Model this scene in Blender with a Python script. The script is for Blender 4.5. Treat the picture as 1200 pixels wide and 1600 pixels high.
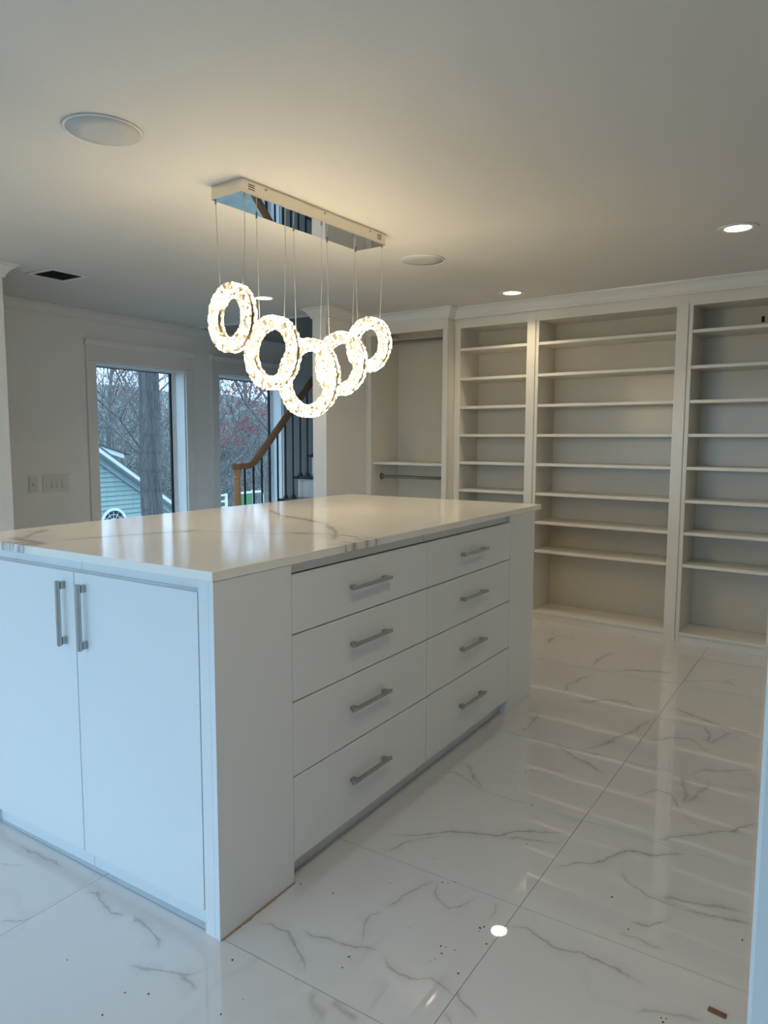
import bpy, math, random
from mathutils import Vector, Matrix

for o in list(bpy.data.objects):
    bpy.data.objects.remove(o)
scene = bpy.context.scene
COL = scene.collection

# ------------------------------------------------------------------ camera
CF, CYAW, CPITCH, CROLL = 1127.86, 0.56963, -0.100497, 0.0033988
CPOS = Vector((1.41759, -1.36177, 1.41706))
_fw = Vector((-math.sin(CYAW) * math.cos(CPITCH), math.cos(CYAW) * math.cos(CPITCH), math.sin(CPITCH)))
_r = Vector((math.cos(CYAW), math.sin(CYAW), 0))
_u = _r.cross(_fw)
_r2 = _r * math.cos(CROLL) + _u * math.sin(CROLL)
_u2 = -_r * math.sin(CROLL) + _u * math.cos(CROLL)
cam_data = bpy.data.cameras.new('camera')
cam_data.sensor_fit = 'HORIZONTAL'
cam_data.sensor_width = 36.0
cam_data.lens = 36.0 * CF / 1200.0
cam_data.clip_start = 0.02
cam_data.clip_end = 300
cam = bpy.data.objects.new('camera', cam_data)
COL.objects.link(cam)
cam.matrix_world = Matrix(((_r2.x, _u2.x, -_fw.x, CPOS.x), (_r2.y, _u2.y, -_fw.y, CPOS.y),
                           (_r2.z, _u2.z, -_fw.z, CPOS.z), (0, 0, 0, 1)))
scene.camera = cam

# ------------------------------------------------------------------ sky and exposure
SKY_STRENGTH = 2.75
world = bpy.data.worlds.new('overcast_sky')
scene.world = world
world.use_nodes = True
bg = world.node_tree.nodes['Background']
bg.inputs['Color'].default_value = (0.465, 0.73, 1.0, 1)
bg.inputs['Strength'].default_value = SKY_STRENGTH
scene.view_settings.view_transform = 'Standard'
scene.view_settings.look = 'None'
scene.view_settings.gamma = 1.0
scene.view_settings.use_curve_mapping = False
scene.view_settings.exposure = 0.45
RING_EMIT = 19.0        # brightness of the crystal rings
DOWNLIGHT_WATT = 2.4   # each recessed ceiling lamp


def portal(name, loc, rot, sx, sy):
    """marks a window opening for the sky sampler; gives off no light of its own"""
    d = bpy.data.lights.new(name, 'AREA')
    d.shape = 'RECTANGLE'
    d.size = sx
    d.size_y = sy
    d.cycles.is_portal = True
    o = bpy.data.objects.new(name, d)
    o.location = loc
    o.rotation_euler = rot
    COL.objects.link(o)


portal('sky_portal_terrace', (-0.9, -2.78, 1.12), (math.radians(90), 0, 0), 4.2, 2.24)
portal('sky_portal_window', (-4.23, 3.07, 1.25), (0, math.radians(-90), 0), 1.65, 1.0)
portal('sky_portal_stair_window', (-4.23, 4.5, 1.25), (0, math.radians(-90), 0), 1.65, 1.0)

# ------------------------------------------------------------------ helpers
R = math.radians


class MB:
    """collects shapes; build() links them as one mesh object"""

    def __init__(self):
        self.v = []
        self.f = []

    def add(self, verts, faces):
        o = len(self.v)
        self.v += [tuple(p) for p in verts]
        self.f += [tuple(i + o for i in q) for q in faces]
        return self

    def box(self, x0, x1, y0, y1, z0, z1):
        x0, x1 = min(x0, x1), max(x0, x1)
        y0, y1 = min(y0, y1), max(y0, y1)
        z0, z1 = min(z0, z1), max(z0, z1)
        return self.add([(x0, y0, z0), (x1, y0, z0), (x1, y1, z0), (x0, y1, z0),
                         (x0, y0, z1), (x1, y0, z1), (x1, y1, z1), (x0, y1, z1)],
                        [(0, 3, 2, 1), (4, 5, 6, 7), (0, 1, 5, 4), (1, 2, 6, 5), (2, 3, 7, 6), (3, 0, 4, 7)])

    def tube(self, pts, rad, n=8, cap=True):
        pts = [Vector(p) for p in pts]
        rads = rad if isinstance(rad, (list, tuple)) else [rad] * len(pts)
        rings = []
        ref = None
        for i, p in enumerate(pts):
            a = pts[max(i - 1, 0)]
            b = pts[min(i + 1, len(pts) - 1)]
            d = (b - a).normalized()
            if ref is None or abs(d.dot(ref)) > 0.95:
                ref = Vector((0, 0, 1)) if abs(d.z) < 0.9 else Vector((1, 0, 0))
            s = d.cross(ref).normalized()
            t = s.cross(d).normalized()
            rings.append([p + (s * math.cos(2 * math.pi * k / n) + t * math.sin(2 * math.pi * k / n)) * rads[i] for k in range(n)])
        vs = [q for r in rings for q in r]
        fs = []
        for i in range(len(pts) - 1):
            for k in range(n):
                k2 = (k + 1) % n
                fs.append((i * n + k, (i + 1) * n + k, (i + 1) * n + k2, i * n + k2))
        if cap:
            fs.append(tuple(range(n)))
            fs.append(tuple((len(pts) - 1) * n + k for k in reversed(range(n))))
        return self.add(vs, fs)

    def lathe(self, prof, c=(0, 0, 0), n=32):
        """prof: list of (radius, z) from one end to the other, about the z axis"""
        vs, fs = [], []
        for r, z in prof:
            for k in range(n):
                a = 2 * math.pi * k / n
                vs.append((c[0] + r * math.cos(a), c[1] + r * math.sin(a), c[2] + z))
        for i in range(len(prof) - 1):
            for k in range(n):
                k2 = (k + 1) % n
                fs.append((i * n + k, i * n + k2, (i + 1) * n + k2, (i + 1) * n + k))
        if prof[0][0] > 1e-6:
            fs.append(tuple(reversed(range(n))))
        if prof[-1][0] > 1e-6:
            fs.append(tuple((len(prof) - 1) * n + k for k in range(n)))
        return self.add(vs, fs)

    def prism_x(self, poly, x0, x1):
        """poly of (y, z), extruded along x"""
        n = len(poly)
        vs = [(x0, y, z) for y, z in poly] + [(x1, y, z) for y, z in poly]
        fs = [tuple(range(n)), tuple(reversed(range(n, 2 * n)))]
        for i in range(n):
            j = (i + 1) % n
            fs.append((i, i + n, j + n, j))
        return self.add(vs, fs)

    def sweep(self, path, prof, top):
        """prof of (out, dz) swept on the xy path, out = to the right of travel, mitred"""
        P = [Vector(p) for p in path]
        m = len(prof)
        vs, fs = [], []
        for i, p in enumerate(P):
            ds = []
            if i > 0:
                ds.append((P[i] - P[i - 1]).normalized())
            if i < len(P) - 1:
                ds.append((P[i + 1] - P[i]).normalized())
            ns = [Vector((d.y, -d.x)) for d in ds]
            nn = ns[0] if len(ns) == 1 else (ns[0] + ns[1]) / (1 + ns[0].dot(ns[1]))
            for o, dz in prof:
                q = p + nn * o
                vs.append((q.x, q.y, top + dz))
        for i in range(len(P) - 1):
            for k in range(m):
                k2 = (k + 1) % m
                fs.append((i * m + k, i * m + k2, (i + 1) * m + k2, (i + 1) * m + k))
        fs.append(tuple(reversed(range(m))))
        fs.append(tuple((len(P) - 1) * m + k for k in range(m)))
        return self.add(vs, fs)

    def mesh(self, name, mat, smooth=False, off=None):
        me = bpy.data.meshes.new(name)
        vs = self.v if off is None else [(x - off[0], y - off[1], z - off[2]) for x, y, z in self.v]
        me.from_pydata(vs, [], self.f)
        me.validate()
        import bmesh
        bm = bmesh.new()
        bm.from_mesh(me)
        bmesh.ops.recalc_face_normals(bm, faces=bm.faces)
        bm.to_mesh(me)
        bm.free()
        if smooth:
            me.shade_smooth()
        if mat:
            me.materials.append(mat)
        me.update()
        return me

    def build(self, name, mat, parent=None, smooth=False, bevel=0, local=False, sharp=None):
        """local: coordinates are already the parent's; else they are world and the parent is unrotated"""
        off = None
        if parent is not None and not local:
            off = parent.location
        me = self.mesh(name, mat, smooth, off)
        if smooth and sharp:
            me.set_sharp_from_angle(angle=R(sharp))
        o = bpy.data.objects.new(name, me)
        COL.objects.link(o)
        if parent is not None:
            o.parent = parent
        if bevel:
            b = o.modifiers.new('bevel', 'BEVEL')
            b.width = bevel
            b.segments = 2
            b.limit_method = 'ANGLE'
            b.angle_limit = R(40)
        return o


def empty(name, loc, rz=0.0):
    o = bpy.data.objects.new(name, None)
    o.location = loc
    o.rotation_euler = (0, 0, rz)
    o.empty_display_size = 0.05
    COL.objects.link(o)
    return o


def tag(o, label, cat, group=None):
    o['label'] = label
    o['category'] = cat
    if group:
        o['group'] = group
    return o


def struct(o, label=None):
    o['kind'] = 'structure'
    if label:
        o['label'] = label
    return o


def copy_tree(o, parent=None):
    c = o.copy()
    COL.objects.link(c)
    c.parent = parent
    for ch in [k for k in list(bpy.data.objects) if k.parent == o]:
        copy_tree(ch, c)
    return c


# ------------------------------------------------------------------ materials
def new_mat(name):
    m = bpy.data.materials.new(name)
    m.use_nodes = True
    return m, m.node_tree, m.node_tree.nodes['Principled BSDF']


def paint(name, col, rough=0.5, var=0.03, nscale=4.0, bump=0.0, bscale=80.0, metallic=0.0, spec=0.5, stretch=None):
    m, nt, b = new_mat(name)
    N, L = nt.nodes, nt.links
    b.inputs['Roughness'].default_value = rough
    b.inputs['Metallic'].default_value = metallic
    b.inputs['Specular IOR Level'].default_value = spec
    geo = N.new('ShaderNodeTexCoord')
    src = geo.outputs['Object']
    if stretch:
        mp = N.new('ShaderNodeMapping')
        mp.inputs['Scale'].default_value = stretch
        L.new(src, mp.inputs['Vector'])
        src = mp.outputs['Vector']
    nz = N.new('ShaderNodeTexNoise')
    nz.inputs['Scale'].default_value = nscale
    nz.inputs['Detail'].default_value = 4
    L.new(src, nz.inputs['Vector'])
    mx = N.new('ShaderNodeMix')
    mx.data_type = 'RGBA'
    mx.inputs['A'].default_value = tuple(c * (1 - var) for c in col) + (1,)
    mx.inputs['B'].default_value = tuple(min(1, c * (1 + var)) for c in col) + (1,)
    L.new(nz.outputs['Fac'], mx.inputs['Factor'])
    L.new(mx.outputs['Result'], b.inputs['Base Color'])
    if bump:
        n2 = N.new('ShaderNodeTexNoise')
        n2.inputs['Scale'].default_value = bscale
        n2.inputs['Detail'].default_value = 3
        L.new(src, n2.inputs['Vector'])
        bp = N.new('ShaderNodeBump')
        bp.inputs['Strength'].default_value = bump
        bp.inputs['Distance'].default_value = 0.002
        L.new(n2.outputs['Fac'], bp.inputs['Height'])
        L.new(bp.outputs['Normal'], b.inputs['Normal'])
    return m


def math_node(nt, op, a, b=None, c=None, clamp=False):
    n = nt.nodes.new('ShaderNodeMath')
    n.operation = op
    n.use_clamp = clamp
    for i, x in enumerate((a, b, c)):
        if x is None:
            continue
        if isinstance(x, (int, float)):
            n.inputs[i].default_value = x
        else:
            nt.links.new(x, n.inputs[i])
    return n.outputs[0]


def marble(name, veins, base, veincol, rough, generic=0.0, wave=0.0, seed=0.0, mott=0.025, jit=0.022, ior=1.95):
    """polished stone: traced veins (each a float curve over the long axis of the vein) and, if asked, noise veins.
    veins: list of (points [(x, y)...], width, strength) in world metres"""
    m, nt, b = new_mat(name)
    N, L = nt.nodes, nt.links
    b.inputs['Roughness'].default_value = rough
    b.inputs['IOR'].default_value = ior
    geo = N.new('ShaderNodeNewGeometry')
    nz = N.new('ShaderNodeTexNoise')
    nz.inputs['Scale'].default_value = 9.0
    nz.inputs['Detail'].default_value = 5
    nz.inputs['Roughness'].default_value = 0.62
    L.new(geo.outputs['Position'], nz.inputs['Vector'])
    sub = N.new('ShaderNodeVectorMath')
    sub.operation = 'SUBTRACT'
    L.new(nz.outputs['Color'], sub.inputs[0])
    sub.inputs[1].default_value = (0.5, 0.5, 0.5)
    ma = N.new('ShaderNodeVectorMath')
    ma.operation = 'MULTIPLY_ADD'
    L.new(sub.outputs[0], ma.inputs[0])
    ma.inputs[1].default_value = (jit * 3, jit * 3, 0)
    L.new(geo.outputs['Position'], ma.inputs[2])
    sx = N.new('ShaderNodeSeparateXYZ')
    L.new(ma.outputs[0], sx.inputs[0])
    # width modulation
    nw = N.new('ShaderNodeTexNoise')
    nw.inputs['Scale'].default_value = 14.0
    nw.inputs['Detail'].default_value = 3
    L.new(geo.outputs['Position'], nw.inputs['Vector'])
    wmod = math_node(nt, 'MULTIPLY_ADD', nw.outputs['Fac'], 2.4, -0.35)
    total = None
    for pts, width, strength in veins:
        xs = [q[0] for q in pts]
        ys = [q[1] for q in pts]
        swap = (max(ys) - min(ys)) > (max(xs) - min(xs))
        P = [(y, x) if swap else (x, y) for x, y in pts]
        P.sort()
        a0, a1 = P[0][0], P[-1][0]
        c0 = min(q[1] for q in P) - 0.01
        c1 = max(q[1] for q in P) + 0.01
        A, B = (sx.outputs['Y'], sx.outputs['X']) if swap else (sx.outputs['X'], sx.outputs['Y'])
        t = math_node(nt, 'MULTIPLY_ADD', A, 1 / (a1 - a0), -a0 / (a1 - a0))
        fc = N.new('ShaderNodeFloatCurve')
        cv = fc.mapping.curves[0]
        last = -1
        Q = []
        for q in P:
            tt = (q[0] - a0) / (a1 - a0)
            if tt - last < 0.012:
                continue
            last = tt
            Q.append((tt, (q[1] - c0) / (c1 - c0)))
        if Q[-1][0] < 1.0:
            Q[-1] = (1.0, Q[-1][1])
        cv.points[0].location = Q[0]
        cv.points[1].location = Q[-1]
        for q in Q[1:-1]:
            cv.points.new(*q)
        for pt in cv.points:
            pt.handle_type = 'VECTOR'
        fc.mapping.update()
        L.new(t, fc.inputs['Value'])
        val = math_node(nt, 'MULTIPLY_ADD', fc.outputs[0], c1 - c0, c0)
        d = math_node(nt, 'ABSOLUTE', math_node(nt, 'SUBTRACT', B, val))
        # taper towards both ends
        tt = math_node(nt, 'MULTIPLY', math_node(nt, 'MULTIPLY', t, math_node(nt, 'SUBTRACT', 1.0, t)), 6.0, clamp=True)
        w = math_node(nt, 'MULTIPLY', math_node(nt, 'MAXIMUM', wmod, 0.25), width)
        core = math_node(nt, 'SUBTRACT', 1.0, math_node(nt, 'DIVIDE', d, w), clamp=True)
        halo = math_node(nt, 'MULTIPLY', math_node(nt, 'SUBTRACT', 1.0, math_node(nt, 'DIVIDE', d, math_node(nt, 'MULTIPLY', w, 5.0)), clamp=True), 0.32)
        s = math_node(nt, 'MULTIPLY', math_node(nt, 'MULTIPLY', math_node(nt, 'ADD', core, halo), tt), strength)
        total = s if total is None else math_node(nt, 'MAXIMUM', total, s)
    if generic:
        mp = N.new('ShaderNodeVectorMath')
        mp.operation = 'ADD'
        L.new(ma.outputs[0], mp.inputs[0])
        mp.inputs[1].default_value = (seed * 3.7, seed * 1.9, seed)
        n3 = N.new('ShaderNodeTexNoise')
        n3.inputs['Scale'].default_value = 1.1
        n3.inputs['Detail'].default_value = 3
        L.new(mp.outputs[0], n3.inputs['Vector'])
        d = math_node(nt, 'ABSOLUTE', math_node(nt, 'SUBTRACT', n3.outputs['Fac'], 0.5))
        n4 = N.new('ShaderNodeTexNoise')
        n4.inputs['Scale'].default_value = 2.3
        L.new(mp.outputs[0], n4.inputs['Vector'])
        mask = math_node(nt, 'MULTIPLY_ADD', n4.outputs['Fac'], 3.0, -1.2, clamp=True)
        g = math_node(nt, 'SUBTRACT', 1.0, math_node(nt, 'DIVIDE', d, 0.012), clamp=True)
        s = math_node(nt, 'MULTIPLY', math_node(nt, 'MULTIPLY', g, mask), generic)
        total = s if total is None else math_node(nt, 'MAXIMUM', total, s)
    # faint clouding
    n5 = N.new('ShaderNodeTexNoise')
    n5.inputs['Scale'].default_value = 2.0
    n5.inputs['Detail'].default_value = 4
    L.new(geo.outputs['Position'], n5.inputs['Vector'])
    mb = N.new('ShaderNodeMix')
    mb.data_type = 'RGBA'
    mb.inputs['A'].default_value = tuple(c * (1 - mott) for c in base) + (1,)
    mb.inputs['B'].default_value = tuple(min(1, c * (1 + mott)) for c in base) + (1,)
    L.new(n5.outputs['Fac'], mb.inputs['Factor'])
    mx = N.new('ShaderNodeMix')
    mx.data_type = 'RGBA'
    L.new(mb.outputs['Result'], mx.inputs['A'])
    mx.inputs['B'].default_value = tuple(veincol) + (1,)
    if total is not None:
        L.new(total, mx.inputs['Factor'])
    else:
        mx.inputs['Factor'].default_value = 0
    L.new(mx.outputs['Result'], b.inputs['Base Color'])
    if wave:
        n6 = N.new('ShaderNodeTexNoise')
        n6.inputs['Scale'].default_value = 5.0
        n6.inputs['Detail'].default_value = 0
        L.new(geo.outputs['Position'], n6.inputs['Vector'])
        bp = N.new('ShaderNodeBump')
        bp.inputs['Strength'].default_value = 1.0
        bp.inputs['Distance'].default_value = wave
        L.new(n6.outputs['Fac'], bp.inputs['Height'])
        L.new(bp.outputs['Normal'], b.inputs['Normal'])
    return m


def glass_mat(name, tint=(0.97, 0.99, 1.0)):
    m, nt, b = new_mat(name)
    N, L = nt.nodes, nt.links
    tr = N.new('ShaderNodeBsdfTransparent')
    tr.inputs['Color'].default_value = tuple(tint) + (1,)
    gl = N.new('ShaderNodeBsdfGlossy')
    gl.inputs['Roughness'].default_value = 0.01
    lw = N.new('ShaderNodeLayerWeight')
    lw.inputs['Blend'].default_value = 0.5
    fac = math_node(nt, 'MULTIPLY_ADD', math_node(nt, 'POWER', lw.outputs['Facing'], 4.0), 0.6, 0.035)
    ms = N.new('ShaderNodeMixShader')
    L.new(fac, ms.inputs[0])
    L.new(tr.outputs[0], ms.inputs[1])
    L.new(gl.outputs[0], ms.inputs[2])
    L.new(ms.outputs[0], nt.nodes['Material Output'].inputs['Surface'])
    return m


def emission_mat(name, col, strength):
    m, nt, b = new_mat(name)
    b.inputs['Base Color'].default_value = tuple(col) + (1,)
    b.inputs['Emission Color'].default_value = tuple(col) + (1,)
    b.inputs['Emission Strength'].default_value = strength
    return m


def crystal_mat():
    """lit cut crystal: the light of the strip behind breaks up into bright and amber flecks"""
    m, nt, b = new_mat('lit_crystal')
    N, L = nt.nodes, nt.links
    tc = N.new('ShaderNodeTexCoord')
    vo = N.new('ShaderNodeTexVoronoi')
    vo.inputs['Scale'].default_value = 82
    L.new(tc.outputs['Object'], vo.inputs['Vector'])
    sp = N.new('ShaderNodeSeparateColor')
    L.new(vo.outputs['Color'], sp.inputs[0])
    cr = N.new('ShaderNodeValToRGB')
    cr.color_ramp.interpolation = 'CONSTANT'
    e = cr.color_ramp.elements
    e[0].position = 0.0
    e[0].color = (0.014, 0.0105, 0.0055, 1)
    e[1].position = 0.60
    e[1].color = (1.0, 0.80, 0.50, 1)
    for ps, c_ in ((0.10, (0.025, 0.019, 0.010)), (0.20, (0.034, 0.027, 0.015)), (0.32, (0.042, 0.035, 0.021)), (0.46, (0.050, 0.044, 0.029))):
        x = e.new(ps)
        x.color = c_ + (1,)
    L.new(sp.outputs[0], cr.inputs['Fac'])
    L.new(cr.outputs['Color'], b.inputs['Emission Color'])
    b.inputs['Emission Strength'].default_value = RING_EMIT
    b.inputs['Base Color'].default_value = (0.10, 0.09, 0.075, 1)
    b.inputs['Roughness'].default_value = 0.10
    return m


def bark_mat(name, col, scale=(9, 9, 1.2), bump=0.6):
    m, nt, b = new_mat(name)
    N, L = nt.nodes, nt.links
    tc = N.new('ShaderNodeTexCoord')
    mp = N.new('ShaderNodeMapping')
    mp.inputs['Scale'].default_value = scale
    L.new(tc.outputs['Object'], mp.inputs['Vector'])
    nz = N.new('ShaderNodeTexNoise')
    nz.inputs['Scale'].default_value = 2.2
    nz.inputs['Detail'].default_value = 6
    nz.inputs['Roughness'].default_value = 0.7
    L.new(mp.outputs[0], nz.inputs['Vector'])
    cr = N.new('ShaderNodeValToRGB')
    cr.color_ramp.elements[0].position = 0.35
    cr.color_ramp.elements[0].color = tuple(c * 0.35 for c in col) + (1,)
    cr.color_ramp.elements[1].position = 0.62
    cr.color_ramp.elements[1].color = tuple(col) + (1,)
    L.new(nz.outputs['Fac'], cr.inputs['Fac'])
    L.new(cr.outputs['Color'], b.inputs['Base Color'])
    b.inputs['Roughness'].default_value = 0.9
    bp = N.new('ShaderNodeBump')
    bp.inputs['Strength'].default_value = bump
    bp.inputs['Distance'].default_value = 0.03
    L.new(nz.outputs['Fac'], bp.inputs['Height'])
    L.new(bp.outputs['Normal'], b.inputs['Normal'])
    return m


def mottle(name, cols, scale=1.5, rough=0.9):
    m, nt, b = new_mat(name)
    N, L = nt.nodes, nt.links
    tc = N.new('ShaderNodeTexCoord')
    nz = N.new('ShaderNodeTexNoise')
    nz.inputs['Scale'].default_value = scale
    nz.inputs['Detail'].default_value = 8
    nz.inputs['Roughness'].default_value = 0.75
    L.new(tc.outputs['Object'], nz.inputs['Vector'])
    cr = N.new('ShaderNodeValToRGB')
    e = cr.color_ramp.elements
    e[0].position = 0.3
    e[0].color = tuple(cols[0]) + (1,)
    e[1].position = 0.72
    e[1].color = tuple(cols[-1]) + (1,)
    for i, c in enumerate(cols[1:-1]):
        x = e.new(0.3 + 0.42 * (i + 1) / (len(cols) - 1))
        x.color = tuple(c) + (1,)
    L.new(nz.outputs['Fac'], cr.inputs['Fac'])
    L.new(cr.outputs['Color'], b.inputs['Base Color'])
    b.inputs['Roughness'].default_value = rough
    return m


def wood_mat(name, c0, c1, stretch=(14, 2, 14), rough=0.4):
    m, nt, b = new_mat(name)
    N, L = nt.nodes, nt.links
    tc = N.new('ShaderNodeTexCoord')
    mp = N.new('ShaderNodeMapping')
    mp.inputs['Scale'].default_value = stretch
    L.new(tc.outputs['Object'], mp.inputs['Vector'])
    nz = N.new('ShaderNodeTexNoise')
    nz.inputs['Scale'].default_value = 4
    nz.inputs['Detail'].default_value = 5
    nz.inputs['Distortion'].default_value = 0.6
    L.new(mp.outputs[0], nz.inputs['Vector'])
    mx = N.new('ShaderNodeMix')
    mx.data_type = 'RGBA'
    mx.inputs['A'].default_value = tuple(c0) + (1,)
    mx.inputs['B'].default_value = tuple(c1) + (1,)
    L.new(nz.outputs['Fac'], mx.inputs['Factor'])
    L.new(mx.outputs['Result'], b.inputs['Base Color'])
    b.inputs['Roughness'].default_value = rough
    return m


M = {}
M['wall'] = paint('wall_paint', (0.85, 0.85, 0.84), 0.55, 0.02, 3, 0.08, 220)
M['ceiling'] = paint('ceiling_paint', (0.72, 0.71, 0.69), 0.7, 0.02, 2, 0.05, 150)
M['trim'] = paint('trim_gloss_paint', (0.80, 0.80, 0.78), 0.3, 0.015, 5)
M['cab'] = paint('cabinet_lacquer', (0.80, 0.82, 0.82), 0.28, 0.01, 3)
M['cab_shaded'] = paint('cabinet_carcass_shaded', (0.38, 0.38, 0.37), 0.5, 0.02, 3)  # drawer carcass darkened: shade of the drawer gaps put into its colour
M['bookback_shaded'] = paint('bookcase_back_shaded', (0.66, 0.605, 0.50), 0.24, 0.03, 5, 0.25, 30)  # bookcase paint with the shade inside the bays mixed into its colour
M['book'] = paint('bookcase_paint', (0.78, 0.75, 0.68), 0.3, 0.02, 6, 0.12, 40, stretch=(1, 1, 0.4))
M['chrome'] = paint('polished_steel', (0.43, 0.43, 0.42), 0.13, 0.02, 20, metallic=1.0)
M['nickel'] = paint('satin_nickel', (0.74, 0.70, 0.64), 0.22, 0.03, 10, metallic=1.0)
M['mirror'] = paint('mirror_steel', (0.80, 0.82, 0.84), 0.01, 0.0, 5, metallic=1.0)
M['bronze'] = paint('ring_metal', (0.42, 0.36, 0.28), 0.18, 0.05, 20, metallic=1.0)
M['rod'] = paint('closet_rod_metal', (0.36, 0.38, 0.37), 0.18, 0.05, 20, metallic=1.0)
M['cable'] = paint('steel_cable', (0.62, 0.60, 0.56), 0.35, 0.05, 60, metallic=0.6)
M['louvre'] = paint('louvre_grey', (0.10, 0.10, 0.10), 0.5, 0.05, 10)
M['black'] = paint('black_paint', (0.008, 0.009, 0.012), 0.35, 0.1, 10)
M['darkslot'] = paint('dark_slot', (0.02, 0.02, 0.02), 0.7, 0.1, 10)
M['tread'] = wood_mat('dark_stained_tread', (0.012, 0.013, 0.016), (0.03, 0.03, 0.034), (2, 14, 14), 0.25)
M['riser'] = paint('riser_paint', (0.78, 0.79, 0.80), 0.4, 0.01, 4)
M['oak'] = wood_mat('oak_handrail', (0.22, 0.125, 0.065), (0.32, 0.20, 0.11), (14, 2, 14), 0.35)
M['oakpost'] = wood_mat('raw_oak_post', (0.42, 0.23, 0.11), (0.56, 0.34, 0.18), (14, 14, 2), 0.5)
M['grout'] = paint('grout', (0.26, 0.25, 0.24), 0.8, 0.08, 30)
M['speaker'] = paint('speaker_grille_cloth', (0.56, 0.57, 0.58), 0.65, 0.06, 160, 0.5, 420)
M['plate'] = paint('switch_plate_plastic', (0.74, 0.74, 0.73), 0.3, 0.01, 4)
M['glass'] = glass_mat('window_glass')
M['gasket'] = paint('black_gasket', (0.01, 0.012, 0.016), 0.6, 0.1, 10)
M['vinyl'] = paint('window_vinyl', (0.80, 0.82, 0.83), 0.3, 0.01, 4)
M['lens'] = emission_mat('downlight_lens', (1.0, 0.90, 0.72), 5.0)
M['crystal'] = crystal_mat()
M['bark'] = bark_mat('oak_bark', (0.21, 0.19, 0.185), (26, 26, 2.2), 1.0)
M['branch'] = bark_mat('grey_branch', (0.235, 0.215, 0.205), (6, 6, 2), 0.3)
M['bud'] = mottle('red_buds', [(0.16, 0.03, 0.035), (0.30, 0.08, 0.07), (0.38, 0.15, 0.12)], 9)
M['ground'] = mottle('leaf_litter', [(0.06, 0.055, 0.05), (0.16, 0.15, 0.13), (0.16, 0.19, 0.13), (0.30, 0.29, 0.27)], 5.0)
M['leaf'] = mottle('shrub_leaf', [(0.05, 0.065, 0.045), (0.115, 0.13, 0.09), (0.20, 0.205, 0.155)], 2.5)
M['siding'] = paint('green_siding', (0.30, 0.40, 0.38), 0.6, 0.05, 3)
M['white'] = paint('exterior_white', (0.76, 0.79, 0.80), 0.5, 0.03, 3)
M['soffit'] = paint('grey_soffit', (0.36, 0.40, 0.43), 0.6, 0.04, 3)
M['shingle'] = paint('roof_shingle', (0.13, 0.13, 0.13), 0.9, 0.3, 20)
M['greenpanel'] = paint('green_panel', (0.07, 0.22, 0.08), 0.6, 0.2, 4)
M['chip'] = wood_mat('wood_offcut', (0.13, 0.055, 0.02), (0.22, 0.10, 0.04), (40, 8, 40), 0.6)
M['debris'] = paint('dust_crumbs', (0.05, 0.045, 0.04), 0.9, 0.4, 60)
M['caulk'] = paint('aged_caulk', (0.34, 0.26, 0.19), 0.8, 0.25, 60)

# ------------------------------------------------------------------ room data
H = 2.48                   # ceiling height
XL = -4.04                 # window wall face
XR = 3.2                   # right wall face
YF = -2.7                  # terrace wall face
YS = 3.6                   # end of the ceiling at the stairwell
PX0, PX1, PY = -2.35, -2.212, 3.42      # partition left face, right face, near end
BX, BY, BROT = 0.3836, 3.952, -0.0611   # bookcase frame: origin on the face, rotation
BD = Vector((math.cos(BROT), math.sin(BROT)))
BN = Vector((-math.sin(BROT), math.cos(BROT)))


def bpt(u, v):
    q = Vector((BX, BY)) + BD * u + BN * v
    return (q.x, q.y)


# ------------------------------------------------------------------ floor
struct(MB().box(XL - 0.2, XR + 0.2, YF - 0.2, 7.7, -0.15, -0.0018).build('floor', M['grout']), 'glossy white marble-look tile floor with thin dark joints')
floor = bpy.data.objects['floor']
TX0, TXW, TY0, TYW, TROT = 0.658, 1.190, 0.006, 0.6015, -0.0092


def floor_xy(px, py, z=0.0):
    d = _fw + _r2 * ((px - 600) / CF) - _u2 * ((py - 800) / CF)
    t = (z - CPOS.z) / d.z
    q = CPOS + d * t
    return (q.x, q.y)


def trace(pts, ox, oy, sc, z=0.0):
    return [floor_xy(ox + a / sc, oy + b / sc, z) for a, b in pts]


VEINS = []


def vein(region, width, strength, pts):
    ox, oy, sc = {'r': (600, 960, 2.0), 'l': (0, 1200, 2.0)}[region]
    VEINS.append((trace(pts, ox, oy, sc), width, strength))


vein('r', .010, .55, [(0, 690), (120, 688), (200, 680), (330, 688), (420, 676), (500, 682), (590, 684)])
vein('r', .007, .45, [(0, 745), (60, 712), (150, 695), (230, 690)])
vein('r', .006, .45, [(360, 688), (430, 700), (500, 716), (560, 712)])
vein('r', .010, .40, [(0, 915), (60, 880), (120, 855), (160, 825)])
vein('r', .008, .45, [(160, 825), (168, 880), (200, 915), (260, 900), (300, 880)])
vein('r', .006, .30, [(330, 960), (345, 930), (365, 900)])
vein('r', .008, .50, [(0, 1060), (20, 1100), (70, 1130), (150, 1135), (190, 1160), (225, 1200)])
vein('r', .009, .50, [(150, 1135), (215, 1165), (250, 1215), (300, 1262)])
vein('r', .006, .30, [(190, 1235), (225, 1280)])
vein('r', .008, .45, [(255, 460), (280, 510), (318, 552)])
vein('r', .005, .45, [(160, 495), (220, 492), (250, 505), (290, 540), (316, 556)])
vein('r', .011, .50, [(520, 405), (580, 435), (640, 465), (700, 505)])
vein('r', .006, .40, [(520, 405), (600, 425), (660, 435), (710, 445)])
vein('r', .014, .45, [(620, 425), (700, 400), (770, 370), (840, 325)])
vein('r', .013, .55, [(590, 270), (640, 272), (700, 266), (760, 275), (790, 292)])
vein('r', .007, .40, [(490, 305), (450, 350), (430, 372)])
vein('r', .008, .45, [(562, 250), (575, 218), (620, 197), (662, 188)])
vein('r', .012, .55, [(720, 176), (780, 174), (840, 178), (905, 184)])
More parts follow.
